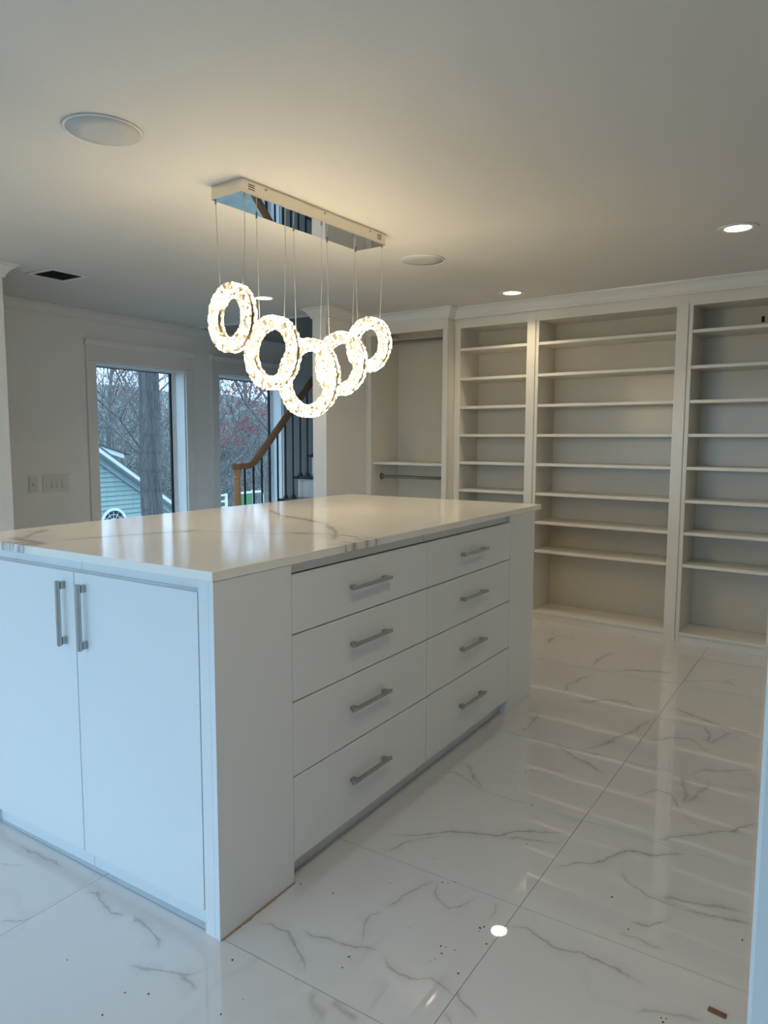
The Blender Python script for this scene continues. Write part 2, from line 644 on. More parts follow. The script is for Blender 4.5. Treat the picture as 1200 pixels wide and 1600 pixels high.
vein('r', .008, .45, [(655, 165), (668, 140), (720, 115)])
vein('r', .012, .45, [(510, 95), (530, 70), (560, 62), (592, 78)])
vein('r', .012, .55, [(895, 290), (960, 315), (1040, 345), (1120, 370), (1200, 378)])
vein('r', .012, .45, [(1008, 352), (1015, 395), (1030, 412)])
vein('r', .016, .38, [(1018, 408), (1055, 382), (1090, 360)])
vein('r', .007, .50, [(800, 400), (900, 385), (960, 390), (990, 415), (1020, 430)])
vein('r', .007, .50, [(935, 502), (1000, 488), (1080, 490), (1150, 485)])
vein('r', .012, .42, [(930, 505), (942, 550), (935, 592)])
vein('r', .018, .38, [(935, 592), (980, 560), (1025, 525)])
vein('r', .007, .50, [(780, 575), (850, 548), (895, 558), (912, 588), (935, 615)])
vein('r', .005, .35, [(935, 622), (960, 645), (985, 665)])
vein('r', .008, .55, [(840, 710), (900, 695), (1000, 685), (1088, 680), (1100, 663), (1185, 648)])
vein('r', .008, .55, [(515, 790), (600, 780), (680, 770), (740, 745), (770, 740), (830, 750), (950, 745)])
vein('r', .006, .45, [(730, 785), (770, 840), (830, 875), (900, 905), (930, 920)])
vein('r', .013, .42, [(840, 877), (920, 890), (1000, 905), (1060, 910), (1140, 930)])
vein('r', .008, .50, [(930, 920), (1000, 932), (1100, 955), (1158, 972)])
vein('r', .006, .50, [(760, 958), (830, 965), (900, 962)])
vein('r', .008, .52, [(380, 972), (450, 980), (500, 1020), (560, 1048), (610, 1050), (680, 1080), (740, 1120), (830, 1172)])
vein('r', .009, .35, [(725, 992), (800, 1015), (880, 1045)])
vein('r', .010, .35, [(770, 1240), (850, 1245), (940, 1257), (1010, 1272)])
vein('r', .007, .40, [(1070, 205), (1100, 230), (1160, 205)])
vein('r', .006, .40, [(905, 215), (1000, 205), (1075, 215), (1100, 232)])
vein('l', .007, .40, [(60, 240), (110, 265), (160, 285), (200, 312)])
vein('l', .004, .40, [(0, 298), (75, 300)])
vein('l', .007, .50, [(255, 388), (310, 390), (328, 430), (345, 455), (410, 460)])
vein('l', .010, .50, [(415, 452), (450, 485), (485, 530), (512, 562)])
vein('l', .006, .45, [(0, 478), (60, 474), (105, 466)])
vein('l', .009, .52, [(395, 618), (460, 622), (540, 635), (600, 645), (662, 622)])
vein('l', .010, .48, [(560, 638), (588, 668), (612, 694)])
vein('l', .010, .48, [(795, 486), (850, 492), (890, 515), (920, 552), (962, 632)])
vein('l', .006, .48, [(940, 500), (980, 522), (1050, 545), (1120, 560), (1200, 577)])
vein('l', .008, .40, [(1128, 552), (1132, 500), (1152, 460), (1200, 440)])
vein('l', .030, .34, [(968, 690), (990, 740), (1020, 792)])
vein('l', .016, .38, [(1040, 720), (1078, 762), (1112, 800)])

STONE, VEINCOL = (0.665, 0.665, 0.67), (0.26, 0.25, 0.235)
_c, _s = math.cos(TROT), math.sin(TROT)


def tile_local(x, y):
    dx, dy = x - TX0, y - 1.16
    return (dx * _c + dy * _s, -dx * _s + dy * _c)


def tile_index(x, y):
    a, b = tile_local(x, y)
    return (math.floor(a / TXW), math.floor((b - (TY0 - 1.16)) / TYW))


per_tile = {}
for v in VEINS:
    mx = sum(q[0] for q in v[0]) / len(v[0])
    my = sum(q[1] for q in v[0]) / len(v[0])
    per_tile.setdefault(tile_index(mx, my), []).append(v)
gen_mats = [marble('marble_tile_%d' % k, [], STONE, VEINCOL, 0.012, generic=0.5, wave=0.00035, seed=k * 1.3 + 0.4) for k in range(4)]
plain = marble('marble_tile_plain', [], STONE, VEINCOL, 0.012, generic=0.25, wave=0.00035, seed=9.1)
rng = random.Random(4)
tile_mb = MB().box(0.0012, TXW - 0.0012, 0.0012, TYW - 0.0012, -0.011, 0)
tile_meshes = {}
for i in range(-4, 3):
    for j in range(-7, 12):
        a0, b0 = i * TXW, TY0 - 1.16 + j * TYW
        wx = TX0 + a0 * _c - b0 * _s
        wy = 1.16 + a0 * _s + b0 * _c
        if wx > XR or wx + TXW < XL - 0.1 or wy + TYW < YF or wy > 5.4:
            continue
        if (i, j) in per_tile:
            mat = marble('marble_tile_traced', per_tile[(i, j)], STONE, VEINCOL, 0.012, generic=0.16, wave=0.00035, seed=i * 2.1 + j * 0.7)
        else:
            mat = gen_mats[rng.randrange(4)]
        if mat.name not in tile_meshes:
            tile_meshes[mat.name] = tile_mb.mesh('tile', mat)
        o = bpy.data.objects.new('tile', tile_meshes[mat.name])
        COL.objects.link(o)
        o.parent = floor
        o.location = (wx, wy, 0)
        o.rotation_euler = (rng.uniform(-1, 1) * 0.0006, rng.uniform(-1, 1) * 0.0006, TROT)

# ------------------------------------------------------------------ walls and ceilings
W1, W2 = (2.57, 3.57), (4.0, 5.0)      # window openings along the window wall
WZ0, WZ1 = 0.42, 2.07
mb = MB()
X0 = XL - 0.2
TOPW = 5.2
mb.box(X0, XL, YF - 0.2, W1[0], -0.1, TOPW)
mb.box(X0, XL, W1[1], W2[0], -0.1, TOPW)
mb.box(X0, XL, W2[1], 7.7, -0.1, TOPW)
for a, b in (W1, W2):
    mb.box(X0, XL, a, b, -0.1, WZ0)
    mb.box(X0, XL, a, b, WZ1, TOPW)
struct(mb.build('wall_left', M['wall']), 'pale grey wall with two tall windows')
# near return of the partition line
struct(MB().box(-3.15, -3.02, YF, 1.207, 0, H).build('wall_near_return', M['wall']), 'end of the white partition at the edge of the hall opening')
struct(MB().box(PX0, PX1, PY, 7.5, 0, TOPW).build('wall_partition', M['wall']), 'white partition wall between the stairs and the closet')
wb = MB().box(-2.75, 3.0, 0.325, 0.45, 0, H + 0.02).box(0.735, 3.0, 0.0, 0.324, 0, H)
o = wb.build('wall_back', M['wall'], local=True)
o.location = (BX, BY, 0)
o.rotation_euler = (0, 0, BROT)
struct(o, 'wall behind the built-in bookcases')
struct(MB().box(XR, XR + 0.2, YF - 0.2, 4.6, -0.1, TOPW).build('wall_right', M['wall']))
struct(MB().box(1.396, XR, -0.75, -0.62, 0, H).build('wall_right_return', M['wall']), 'short wall beside the opening where the camera stands')
wf = MB()
wf.box(X0, -3.0, YF - 0.15, YF, -0.1, H).box(1.2, XR + 0.2, YF - 0.15, YF, -0.1, H)
wf.box(-3.0, 1.2, YF - 0.15, YF, 2.24, H)
struct(wf.build('wall_front', M['wall']), 'terrace wall with wide glazed doors')
struct(MB().box(X0, PX1 + 1.5, 7.5, 7.7, -0.1, TOPW).build('wall_stairwell', M['wall']), 'far wall of the stairwell')
struct(MB().box(X0, PX0, YS, YS + 0.12, H + 0.001, TOPW).build('wall_upper', M['wall']), 'wall above the ceiling edge at the stairwell')
mb = MB().box(X0, XR + 0.2, YF - 0.2, YS, H, H + 0.15).box(PX0, XR + 0.2, YS, 5.0, H, H + 0.15)
struct(mb.build('ceiling', M['ceiling']), 'flat white ceiling')
struct(MB().box(X0, PX1 + 1.5, YS, 7.7, TOPW, TOPW + 0.12).build('ceiling_stairwell', M['ceiling']), 'high ceiling over the stairwell')

# crown mouldings
CROWN = [(0, -.082), (.010, -.082), (.014, -.074), (.014, -.066), (.020, -.060), (.026, -.048), (.040, -.030),
         (.054, -.020), (.060, -.018), (.060, -.012), (.074, -.010), (.076, -.001), (0, -.001)]


def crown(name, path, label):
    return struct(MB().sweep(path, CROWN, H).build(name, M['trim']), label)


crown('trim_1', [(XL, YF + 0.01), (XL, 7.4)], 'crown moulding along the window wall')
crown('trim_2', [(-3.02, YF + 0.01), (-3.02, 1.207), (-3.15, 1.207), (-3.15, YF + 0.01)], 'crown moulding round the partition end')
HU = -1.754      # right corner of the hanging bay (its face stands proud of the shelves)
HV = -0.11
q0 = bpt(-2.59, HV)
crown('trim_3', [(PX0, YS - 0.01), (PX0, PY), (PX1, PY), (PX1, q0[1]), bpt(HU, HV), bpt(HU, -0.012), bpt(2.78, -0.012)],
      'crown moulding over the bookcases and round the partition')
BASE = [(0, 0), (.014, 0), (.014, .095), (.010, .11), (.004, .12), (0, .12)]
struct(MB().sweep([(XL, YF + 0.01), (XL, 7.4)], BASE, 0).build('baseboard_left', M['trim']))
struct(MB().sweep([(PX0, 5.0), (PX0, PY), (PX1, PY), (PX1, q0[1] - 0.004)], BASE, 0).build('baseboard_partition', M['trim']))
struct(MB().sweep([(-3.02, YF + 0.01), (-3.02, 1.207), (-3.15, 1.207), (-3.15, YF + 0.01)], BASE, 0).build('baseboard_near_return', M['trim']))
# casing board of the opening beside the camera
struct(MB().box(1.3765, 1.3955, -0.7505, -0.60, 0, H).box(1.3765, 1.48, -0.775, -0.7508, 0, H).build('trim_4', M['trim'], bevel=0.003),
       'white door casing at the edge of the opening')


# windows
def window(name, a, b, label):
    """tall fixed window in the window wall: jamb liner, sash, pane, gasket, casing"""
    xg = XL - 0.16
    t = empty(name, (XL, (a + b) / 2, WZ0))
    struct(t, label)
    # jamb liner
    j = MB()
    j.box(X0, XL - 0.001, a, a + 0.014, WZ0, WZ1).box(X0, XL - 0.001, b - 0.014, b, WZ0, WZ1)
    j.box(X0, XL - 0.001, a + 0.014, b - 0.014, WZ1 - 0.012, WZ1).box(X0, XL + 0.03, a + 0.014, b - 0.014, WZ0, WZ0 + 0.03)
    j.build('jamb_liner', M['vinyl'], t)
    # stepped stop and sash
    for k, (d, w, x) in enumerate(((0.014, 0.010, XL - 0.125), (0.024, 0.012, XL - 0.138))):
        s = MB()
        s.box(xg - 0.02, x, a + d, a + d + w, WZ0 + 0.03, WZ1 - 0.012).box(xg - 0.02, x, b - d - w, b - d, WZ0 + 0.03, WZ1 - 0.012)
        tz = WZ1 - 0.012 - k * 0.006
        s.box(xg - 0.02, x, a + d + w, b - d - w, tz - 0.006, tz).box(xg - 0.02, x, a + d + w, b - d - w, WZ0 + 0.03, WZ0 + 0.06)
        s.build('stop' if k == 0 else 'sash', M['vinyl'], t, bevel=0.001)
    g0, g1, gz0, gz1 = a + 0.036, b - 0.036, WZ0 + 0.06, WZ1 - 0.024
    gk = MB()
    gk.box(xg - 0.012, xg + 0.006, g0, g0 + 0.016, gz0, gz1).box(xg - 0.012, xg + 0.006, g1 - 0.020, g1, gz0, gz1)
    gk.box(xg - 0.012, xg + 0.006, g0 + 0.016, g1 - 0.020, gz1 - 0.007, gz1).box(xg - 0.012, xg + 0.006, g0 + 0.016, g1 - 0.020, gz0, gz0 + 0.012)
    gk.build('gasket', M['gasket'], t)
    MB().box(xg - 0.003, xg, g0 + 0.016, g1 - 0.020, gz0 + 0.012, gz1 - 0.007).build('pane', M['glass'], t)
    # casing
    c = 0.09
    for y0, y1 in ((a - c, a + 0.002), (b - 0.002, b + c)):
        MB().box(XL, XL + 0.02, y0, y1, 0.122, WZ1 + 0.002).build('casing', M['trim'], t, bevel=0.002)
    MB().box(XL, XL + 0.024, a - c - 0.004, b + c + 0.004, WZ1 + 0.004, WZ1 + 0.015).box(
        XL, XL + 0.02, a - c, b + c, WZ1 + 0.015, WZ1 + 0.13).build('head_casing', M['trim'], t, bevel=0.002)
    cap = [(0, 0), (.022, 0), (.026, .008), (.034, .03), (.042, .036), (.044, .05), (0, .05)]
    MB().sweep([(XL, a - c - 0.012), (XL, b + c + 0.012)], cap, WZ1 + 0.13).build('head_cap', M['trim'], t)
    return t


window('window_1', W1[0], W1[1], 'tall white-cased window that looks on to a tree trunk')
window('window_2', W2[0], W2[1], 'tall white-cased window behind the stair handrail')
# glazed terrace doors behind the camera (they give the daylight)
t = struct(empty('window_3', (-0.9, YF - 0.05, 0)), 'wide glazed terrace doors')
for k in range(5):
    x = -3.0 + k * 1.05
    MB().box(x - 0.04 if k else x, x + 0.04 if k < 4 else x, YF - 0.10, YF - 0.03, 0.0, 2.239).build('mullion', M['vinyl'], t)
for k in range(4):
    x = -3.0 + k * 1.05
    MB().box(x + 0.04, x + 1.01, YF - 0.10, YF - 0.03, 0.0, 0.06).build('bottom_rail', M['vinyl'], t)
    MB().box(x + 0.04, x + 1.01, YF - 0.10, YF - 0.03, 2.18, 2.239).build('top_rail', M['vinyl'], t)
    MB().box(x + 0.04, x + 1.01, YF - 0.07, YF - 0.064, 0.06, 2.18).build('pane', M['glass'], t)


# ------------------------------------------------------------------ kitchen-like closet island
CT0, CT1 = 1.034, 1.0614
DT, DB = 0.9975, 0.070          # top and bottom of doors and drawers
YA, YB_, YC, YE = 0.326, 1.184, 2.0445, 2.3765
IW = -1.235                     # far long side


def bar_handle(parent, axis, c, length, face, out):
    """square bar pull: two posts and a bar. axis: 'y' (drawer, face normal +x) or 'z' (door, face normal -y)"""
    h = length / 2
    m_ = MB()
    t, so = 0.006, 0.024
    if axis == 'y':
        x, y, z = c
        m_.box(x + so - t, x + so + t, y - h, y + h, z - t, z + t)
        for s in (-1, 1):
            m_.box(x + 0.0005, x + so - t, y + s * (h - 0.024) - 0.011, y + s * (h - 0.024) + 0.011, z - 0.007, z + 0.007)
    else:
        x, y, z = c
        m_.box(x - t, x + t, y - so - t, y - so + t, z - h, z + h)
        for s in (-1, 1):
            m_.box(x - 0.007, x + 0.007, y - so + t, y - 0.0005, z + s * (h - 0.016) - 0.012, z + s * (h - 0.016) + 0.012)
    return m_.build('handle', M['chrome'], parent, bevel=0.0015, local=True)


def drawer_cabinet(y0, y1, hy, label):
    t = tag(empty('drawer_cabinet', (-0.6, (y0 + y1) / 2, 0)), label, 'cabinet')
    MB().box(IW + 0.02, -0.060, y0 + 0.001, y1 - 0.001, 0.072, 1.0).build('body', M['cab_shaded'], t)
    MB().box(IW + 0.02, -0.045, y0 + 0.002, y1 - 0.002, 0.0, 0.0715).build('toe_kick', M['cab'], t)
    MB().box(IW + 0.03, -0.0225, y0 + 0.002, y1 - 0.002, 1.0005, CT0 - 0.0005).build('top_rail', M['cab'], t)
    zs = [DB, 0.351, 0.5954, 0.811, DT]
    for k in range(4):
        g = 0.0022
        fm = MB().box(-0.0205, 0, y0 + 0.002, y1 - 0.002, zs[k] + g, zs[k + 1] - (g if k < 3 else 0))
        d = fm.build('drawer', M['cab'], t, bevel=0.0012)
        bar_handle(d, 'y', (0.6, hy - t.location.y, (zs[k] + zs[k + 1]) / 2 + 0.006), 0.25, 0, 1)
    return t


drawer_cabinet(YA, YB_, 0.746, 'white four-drawer cabinet of the island, beside the door cabinet')
drawer_cabinet(YB_, YC, 1.598, 'white four-drawer cabinet of the island, at the end towards the bookcases')

t = tag(empty('door_cabinet', (-0.6, 0.16, 0)), 'white two-door cabinet at the end of the island with vertical bar handles', 'cabinet')
MB().box(IW + 0.065, -0.0605, 0.0215, YA - 0.001, 0.072, 1.0).build('body', M['cab'], t)
for x0, x1 in ((IW + 0.065, -0.616), (-0.614, -0.0605)):
    MB().box(x0, x1, 0.035, 0.07, 0.0, 0.0715).build('toe_kick', M['cab'], t)
    MB().box(x0, x1, 0.030, 0.07, 1.0005, CT0 - 0.0005).build('top_rail', M['cab'], t)
MB().box(-0.018, 0, 0.0, YA, 0.0, CT0 - 0.0005).build('side_panel', M['cab'], t, bevel=0.001)
MB().box(-0.0590, -0.0190, 0.001, YA - 0.002, 0.0, CT0 - 0.0005).build('stile', M['cab'], t, bevel=0.001)
MB().box(IW, IW + 0.018, 0.0, YA, 0.0, CT0 - 0.0005).build('side_panel', M['cab'], t, bevel=0.001)
MB().box(IW + 0.019, IW + 0.0645, 0.001, YA - 0.002, 0.0, CT0 - 0.0005).build('stile', M['cab'], t, bevel=0.001)
for x0, x1, hx in ((-1.168, -0.6170, -0.668), (-0.6135, -0.0620, -0.562)):
    d = MB().box(x0, x1, 0, 0.0205, DB, DT).build('door', M['cab'], t, bevel=0.0012)
    bar_handle(d, 'z', (hx + 0.6, -0.16, 0.862), 0.212, 0, 1)

t = tag(empty('end_cabinet', (-0.6, (YC + YE) / 2, 0)), 'white panelled end cabinet of the island facing the bookcases', 'cabinet')
MB().box(IW + 0.065, -0.0605, YC + 0.001, YE - 0.0215, 0.072, 1.0).build('body', M['cab'], t)
MB().box(IW + 0.065, -0.0605, YE - 0.07, YE - 0.035, 0.0, 0.0715).build('toe_kick', M['cab'], t)
MB().box(-0.018, 0, YC + 0.001, YE, 0.0, CT0 - 0.0005).build('side_panel', M['cab'], t, bevel=0.001)
MB().box(-0.0590, -0.0190, YC + 0.001, YE - 0.001, 0.0, CT0 - 0.0005).build('stile', M['cab'], t, bevel=0.001)
MB().box(IW, IW + 0.018, YC + 0.001, YE, 0.0, CT0 - 0.0005).build('side_panel', M['cab'], t, bevel=0.001)
MB().box(IW + 0.066, -0.0605, YE - 0.07, YE - 0.030, 1.0005, CT0 - 0.0005).build('top_rail', M['cab'], t)
for x0, x1, hx in ((-1.168, -0.6170, -0.668), (-0.6135, -0.0620, -0.562)):
    MB().box(x0, x1, YE - 0.0205, YE, DB, DT).build('door', M['cab'], t, bevel=0.0012)

CV = []


def cvein(width, strength, pts):
    CV.append(([floor_xy(a, b, CT1) for a, b in pts], width, strength))


cvein(0.015, 0.63, [(60, 847), (139, 840.5), (231, 834), (300, 829.5), (324, 830), (400, 833), (480, 834)])
cvein(0.020, 0.68, [(285, 832), (300, 829), (318, 828.5)])
cvein(0.022, 0.63, [(418, 795), (440, 806), (480, 812), (508, 818), (520, 826)])
cvein(0.020, 0.63, [(440, 832), (484, 834), (520, 834), (552, 838), (580, 845)])
cvein(0.027, 0.63, [(508, 818), (524, 830), (522, 846)])
cvein(0.037, 0.68, [(18, 838), (30, 842), (48, 846), (70, 852)])
cvein(0.025, 0.60, [(36, 842), (52, 834), (75, 826)])
cvein(0.037, 0.52, [(0, 847), (16, 848), (44, 848), (62, 853)])
for x_, w_ in ((-1.006, .026), (-0.965, .020), (-0.947, .010), (-0.917, .018), (-0.893, .020)):      # blotches that run over the worktop edge
    CV.append(([(x_, -0.06), (x_ + 0.012, 0.0), (x_ + 0.02, 0.05)], w_, .7))
for y_, w_ in ((0.605, .014), (0.66, .022), (0.735, .018), (0.80, .016)):
    CV.append(([(-0.06, y_ - 0.01), (0.0, y_), (0.05, y_ + 0.01)], w_, .7))
counter_mat = marble('quartz_worktop', CV, (0.92, 0.885, 0.82), (0.34, 0.32, 0.30), 0.10, generic=0.0, mott=0.02, jit=0.016, ior=1.6)
tag(MB().box(-1.307, 0.003, -0.005, 2.463, CT0, CT1).build('worktop', counter_mat, bevel=0.0015),
    'polished white quartz worktop with grey veins on the island', 'worktop')

# ------------------------------------------------------------------ built-in bookcases
BDEP = 0.31
ZOP = 2.322                        # top of the openings
SHELF_Z = [2.150, 1.911, 1.679, 1.450, 1.224, 0.995, 0.771, 0.546]


def bookcase(label, u0, u1, stiles, strips, gap=0.0):
    uc = (u0 + u1) / 2
    x, y = bpt(uc, 0)
    t = tag(empty('bookcase', (x, y, 0), BROT), label, 'bookcase')

    def part(name, a0, a1, v0, v1, z0, z1, bev=0.0):
        return MB().box(a0 - uc, a1 - uc, v0, v1, z0, z1).build(name, M['bookback_shaded' if name == 'back_panel' else 'book'], t, bevel=bev, local=True)
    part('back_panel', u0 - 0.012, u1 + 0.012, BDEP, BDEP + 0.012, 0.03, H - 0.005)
    part('side_panel', u0 - 0.012, u0 - 0.0002, 0.001, BDEP - 0.0005, 0.0, ZOP + 0.01)
    part('side_panel', u1 + 0.0002, u1 + 0.012, 0.001, BDEP - 0.0005, 0.0, ZOP + 0.01)
    part('top_panel', u0, u1, 0.021, BDEP - 0.001, ZOP + 0.004, ZOP + 0.02)
    for z in SHELF_Z:
        part('shelf', u0 + 0.0005, u1 - 0.0005, 0.004, BDEP - 0.001, z - 0.011, z + 0.011, 0.0015)
    part('bottom_shelf', u0 + 0.0005, u1 - 0.0005, -0.006, BDEP - 0.001, 0.052, 0.072, 0.0015)
    part('toe_board', u0 + 0.0005, u1 - 0.0005, 0.001, 0.02, 0.0, 0.051)
    a0 = min([u0] + [s[0] for s in stiles + strips])
    a1 = max([u1] + [s[1] for s in stiles + strips])
    part('top_rail', a0, a1, -0.0005, 0.02, ZOP, H - 0.004)
    for a, b in strips:
        part('inner_stile', a, b, -0.0003, 0.02, 0.0, ZOP - 0.0005, 0.001)
    for a, b in stiles:
        part('stile', a, b, -0.012, 0.019, 0.0, ZOP + 0.012, 0.0015)
    return t


b1 = bookcase('narrow white bookcase beside the hanging bay', -1.698, -1.102, [(-1.102, -1.034)], [(-1.752, -1.6985)])
b2 = bookcase('wide white bookcase with eight shelves between two pilasters', -1.008, 0.0, [(0.0, 0.076)], [(-1.0335, -1.0085)])
b3 = bookcase('white bookcase with a dark cable hole in its top back panel', 0.104, 0.652, [(0.652, 0.728)], [(0.0765, 0.1035)])
# cable hole with its clip in the back of the third bookcase
uc3 = (0.104 + 0.652) / 2
MB().box(0.470 - uc3, 0.490 - uc3, BDEP - 0.003, BDEP - 0.0002, 2.215, 2.255).build('cable_hole', M['darkslot'], b3, local=True)

# hanging bay
hu0, hu1 = -2.537, -1.800
uc = (hu0 + hu1) / 2
x, y = bpt(uc, HV)
t = tag(empty('hanging_bay', (x, y, 0), BROT), 'white open wardrobe bay with two hanging rods and one shelf', 'wardrobe')


def hpart(name, a0, a1, v0, v1, z0, z1, bev=0.0, mat='book'):
    return MB().box(a0 - uc, a1 - uc, v0 - HV, v1 - HV, z0, z1).build(name, M[mat], t, bevel=bev, local=True)


hpart('back_panel', hu0 - 0.012, hu1 + 0.012, BDEP, BDEP + 0.012, 0.03, H - 0.005, 0.0, 'bookback_shaded')
hpart('side_panel', hu0 - 0.014, hu0 - 0.0002, HV + 0.021, BDEP - 0.0005, 0.0, 2.34)
hpart('side_panel', hu1 + 0.0002, HU, HV + 0.021, BDEP - 0.0005, 0.0, H - 0.004)
hpart('top_panel', hu0, hu1, HV + 0.021, BDEP - 0.001, 2.385, 2.40)
hpart('shelf', hu0 + 0.0005, hu1 - 0.0005, HV + 0.03, BDEP - 0.001, 1.194, 1.216, 0.0015)
hpart('shelf', hu0 + 0.0005, hu1 - 0.0005, HV + 0.03, BDEP - 0.001, 0.052, 0.072, 0.0015)
hpart('toe_board', hu0 + 0.0005, hu1 - 0.0005, HV + 0.035, HV + 0.05, 0.0, 0.051)
hpart('top_rail', hu0 - 0.055, HU, HV, HV + 0.02, 2.315, H - 0.004)
hpart('stile', hu1, HU, HV - 0.004, HV + 0.02, 0.0, 2.318, 0.0015)
hpart('stile', hu0 - 0.052, hu0 - 0.0, HV, HV + 0.02, 0.0, 2.3145, 0.0015)
hpart('inner_stile', hu0 - 0.052, hu0 - 0.034, HV - 0.010, HV - 0.0005, 0.0, 2.3145, 0.001)
for z in (1.083, 2.262):
    rod = MB().tube([(hu0 + 0.002 - uc, 0.05 - HV, z), (hu1 - 0.002 - uc, 0.05 - HV, z)], 0.0145, 16).build('hanging_rod', M['rod'], t, smooth=True, local=True, sharp=40)
    for u, s in ((hu0, 1), (hu1, -1)):
        m_ = MB()
        m_.tube([(u + s * 0.0005 - uc, 0.05 - HV, z), (u + s * 0.008 - uc, 0.05 - HV, z)], 0.032, 20)
        m_.tube([(u + s * 0.008 - uc, 0.05 - HV, z), (u + s * 0.03 - uc, 0.05 - HV, z)], 0.019, 20)
        m_.build('rod_flange', M['rod'], rod, smooth=True, local=True, sharp=40)

# ------------------------------------------------------------------ chandelier
CANR = -0.052
CANC = Vector((-0.795, 1.413))


def cpt(a, b):      # a across, b along the canopy
    c, s = math.cos(CANR), math.sin(CANR)
    return (CANC.x + a * c - b * s, CANC.y + a * s + b * c)


ch = tag(empty('chandelier', (CANC.x, CANC.y, H)), 'five lit crystal rings hung by steel cables from a mirrored bar canopy', 'chandelier')
CH, CWD, CLN = 0.058, 0.0925, 0.505
mb = MB().box(-CWD, CWD, -CLN, CLN, -CH + 0.0015, -0.0005)
can = mb.build('canopy', M['nickel'], ch, bevel=0.0015, local=True)
can.rotation_euler = (0, 0, CANR)
MB().box(-CWD + 0.001, CWD - 0.001, -CLN + 0.001, CLN - 0.001, -CH, -CH + 0.0014).build('mirror_plate', M['mirror'], can, local=True)
for s in (-1, 1):
    for k in range(3):
        z = -0.018 - k * 0.009
        yy = s * (CLN - 0.055)
        MB().box(CWD, CWD + 0.0006, yy - 0.018, yy + 0.018, z - 0.0018, z + 0.0018).build('vent_slot', M['darkslot'], can, local=True)
for yy in (-CLN + 0.14, 0.02, CLN - 0.13):
    MB().tube([(CWD, yy, -0.014), (CWD + 0.0025, yy, -0.014)], 0.0045, 10).build('screw', M['chrome'], can, local=True)
# (along, diameter, centre height, turn about z in degrees, cables lean)
RINGS = [(-0.485, 0.290, 1.928, -9.0), (-0.245, 0.330, 1.805, -4.0), (0.0, 0.376, 1.709, -4.5), (0.247, 0.320, 1.799, -5.0), (0.483, 0.287, 1.919, -7.0)]
NSEG = 26


def crystal_band(ro, ri, y0, y1, seed):
    """one ring of cut crystal blocks in the xz plane between y0 and y1 (y0 = outer, faceted side)"""
    g = random.Random(seed)
    m_ = MB()
    s = 1 if y1 > y0 else -1
    for k in range(NSEG):
        a0 = 2 * math.pi * (k + 0.025) / NSEG
        a1 = 2 * math.pi * (k + 0.975) / NSEG
        na, nr = 3, 5
        vs = []
        for i in range(na + 1):
            a = a0 + (a1 - a0) * i / na
            for j in range(nr + 1):
                edge = j in (0, nr)
                r = ri + (ro - ri) * j / nr + (g.uniform(-.0022, .0022) if edge else g.uniform(-.003, .003))
                y = y0 + s * (g.uniform(0.002, 0.004) if edge else g.uniform(-0.0035, 0.0025))
                vs.append((r * math.cos(a), y, r * math.sin(a)))
        n = len(vs)
        for i in range(na + 1):
            a = a0 + (a1 - a0) * i / na
            for r in (ri, ro):
                vs.append((r * math.cos(a), y1, r * math.sin(a)))
        fs = []
        for i in range(na):
            for j in range(nr):
                p = i * (nr + 1) + j
                fs.append((p, p + 1, p + nr + 2))
                fs.append((p, p + nr + 2, p + nr + 1))
            b = n + i * 2
            fs.append((b, b + 2, b + 3, b + 1))
            fs.append((i * (nr + 1), (i + 1) * (nr + 1), b + 2, b))
            fs.append((i * (nr + 1) + nr, b + 1, b + 3, (i + 1) * (nr + 1) + nr))
        fs.append(tuple(list(range(0, nr + 1)) + [n + 1, n]))
        fs.append(tuple(list(range(na * (nr + 1), (na + 1) * (nr + 1))) + [n + na * 2 + 1, n + na * 2]))
        m_.add(vs, fs)
    return m_


for k, (al, dia, zc, turn) in enumerate(RINGS):
    ro, ri = dia / 2, dia / 2 - 0.058
    bm_ = MB()
    vs, fs, n = [], [], 64
    for r, yy in ((ro - 0.004, -0.010), (ro - 0.004, 0.010), (ri + 0.004, 0.010), (ri + 0.004, -0.010)):
        for i in range(n):
            a = 2 * math.pi * i / n
            vs.append((r * math.cos(a), yy, r * math.sin(a)))
    for q in range(4):
        for i in range(n):
            j = (i + 1) % n
            q2 = (q + 1) % 4
            fs.append((q * n + i, q * n + j, q2 * n + j, q2 * n + i))
    bm_.add(vs, fs)
    ring = bm_.build('ring', M['bronze'], ch, smooth=True, local=True, sharp=40)
    cx, cy = cpt(0.0, al)
    ring.location = (cx - CANC.x, cy - CANC.y, zc - H)
    ring.rotation_euler = (0, 0, R(turn))
    c1 = crystal_band(ro, ri, -0.0235, -0.0102, k * 7 + 1).build('crystal_band', M['crystal'], ring, local=True)
    c2 = crystal_band(ro, ri, 0.0235, 0.0102, k * 7 + 2).build('crystal_band', M['crystal'], ring, local=True)
    c1['kind'] = 'stuff'
    c2['kind'] = 'stuff'
    for s in (-1, 1):
        ax, ay = cpt(s * (CWD - 0.008), al + s * 0.004)
        dx = s * 0.078
        top = Vector((ax - CANC.x, ay - CANC.y, -CH))
        rr = math.sqrt((ro - 0.004) ** 2 - dx ** 2)
        ca, sa = math.cos(R(turn)), math.sin(R(turn))
        bot = Vector((cx - CANC.x + dx * ca, cy - CANC.y + dx * sa, zc - H + rr))
        m_ = MB()
        mid = (top + bot) / 2 + Vector((0.003 * s, 0.002, 0))
        m_.tube([top, mid, bot], 0.0017, 6)
        cb = m_.build('cable', M['cable'], ch, local=True)
        g_ = MB().tube([top, top - Vector((0, 0, 0.014))], 0.0045, 10)
        g_.build('cable_grip', M['chrome'], cb, local=True)


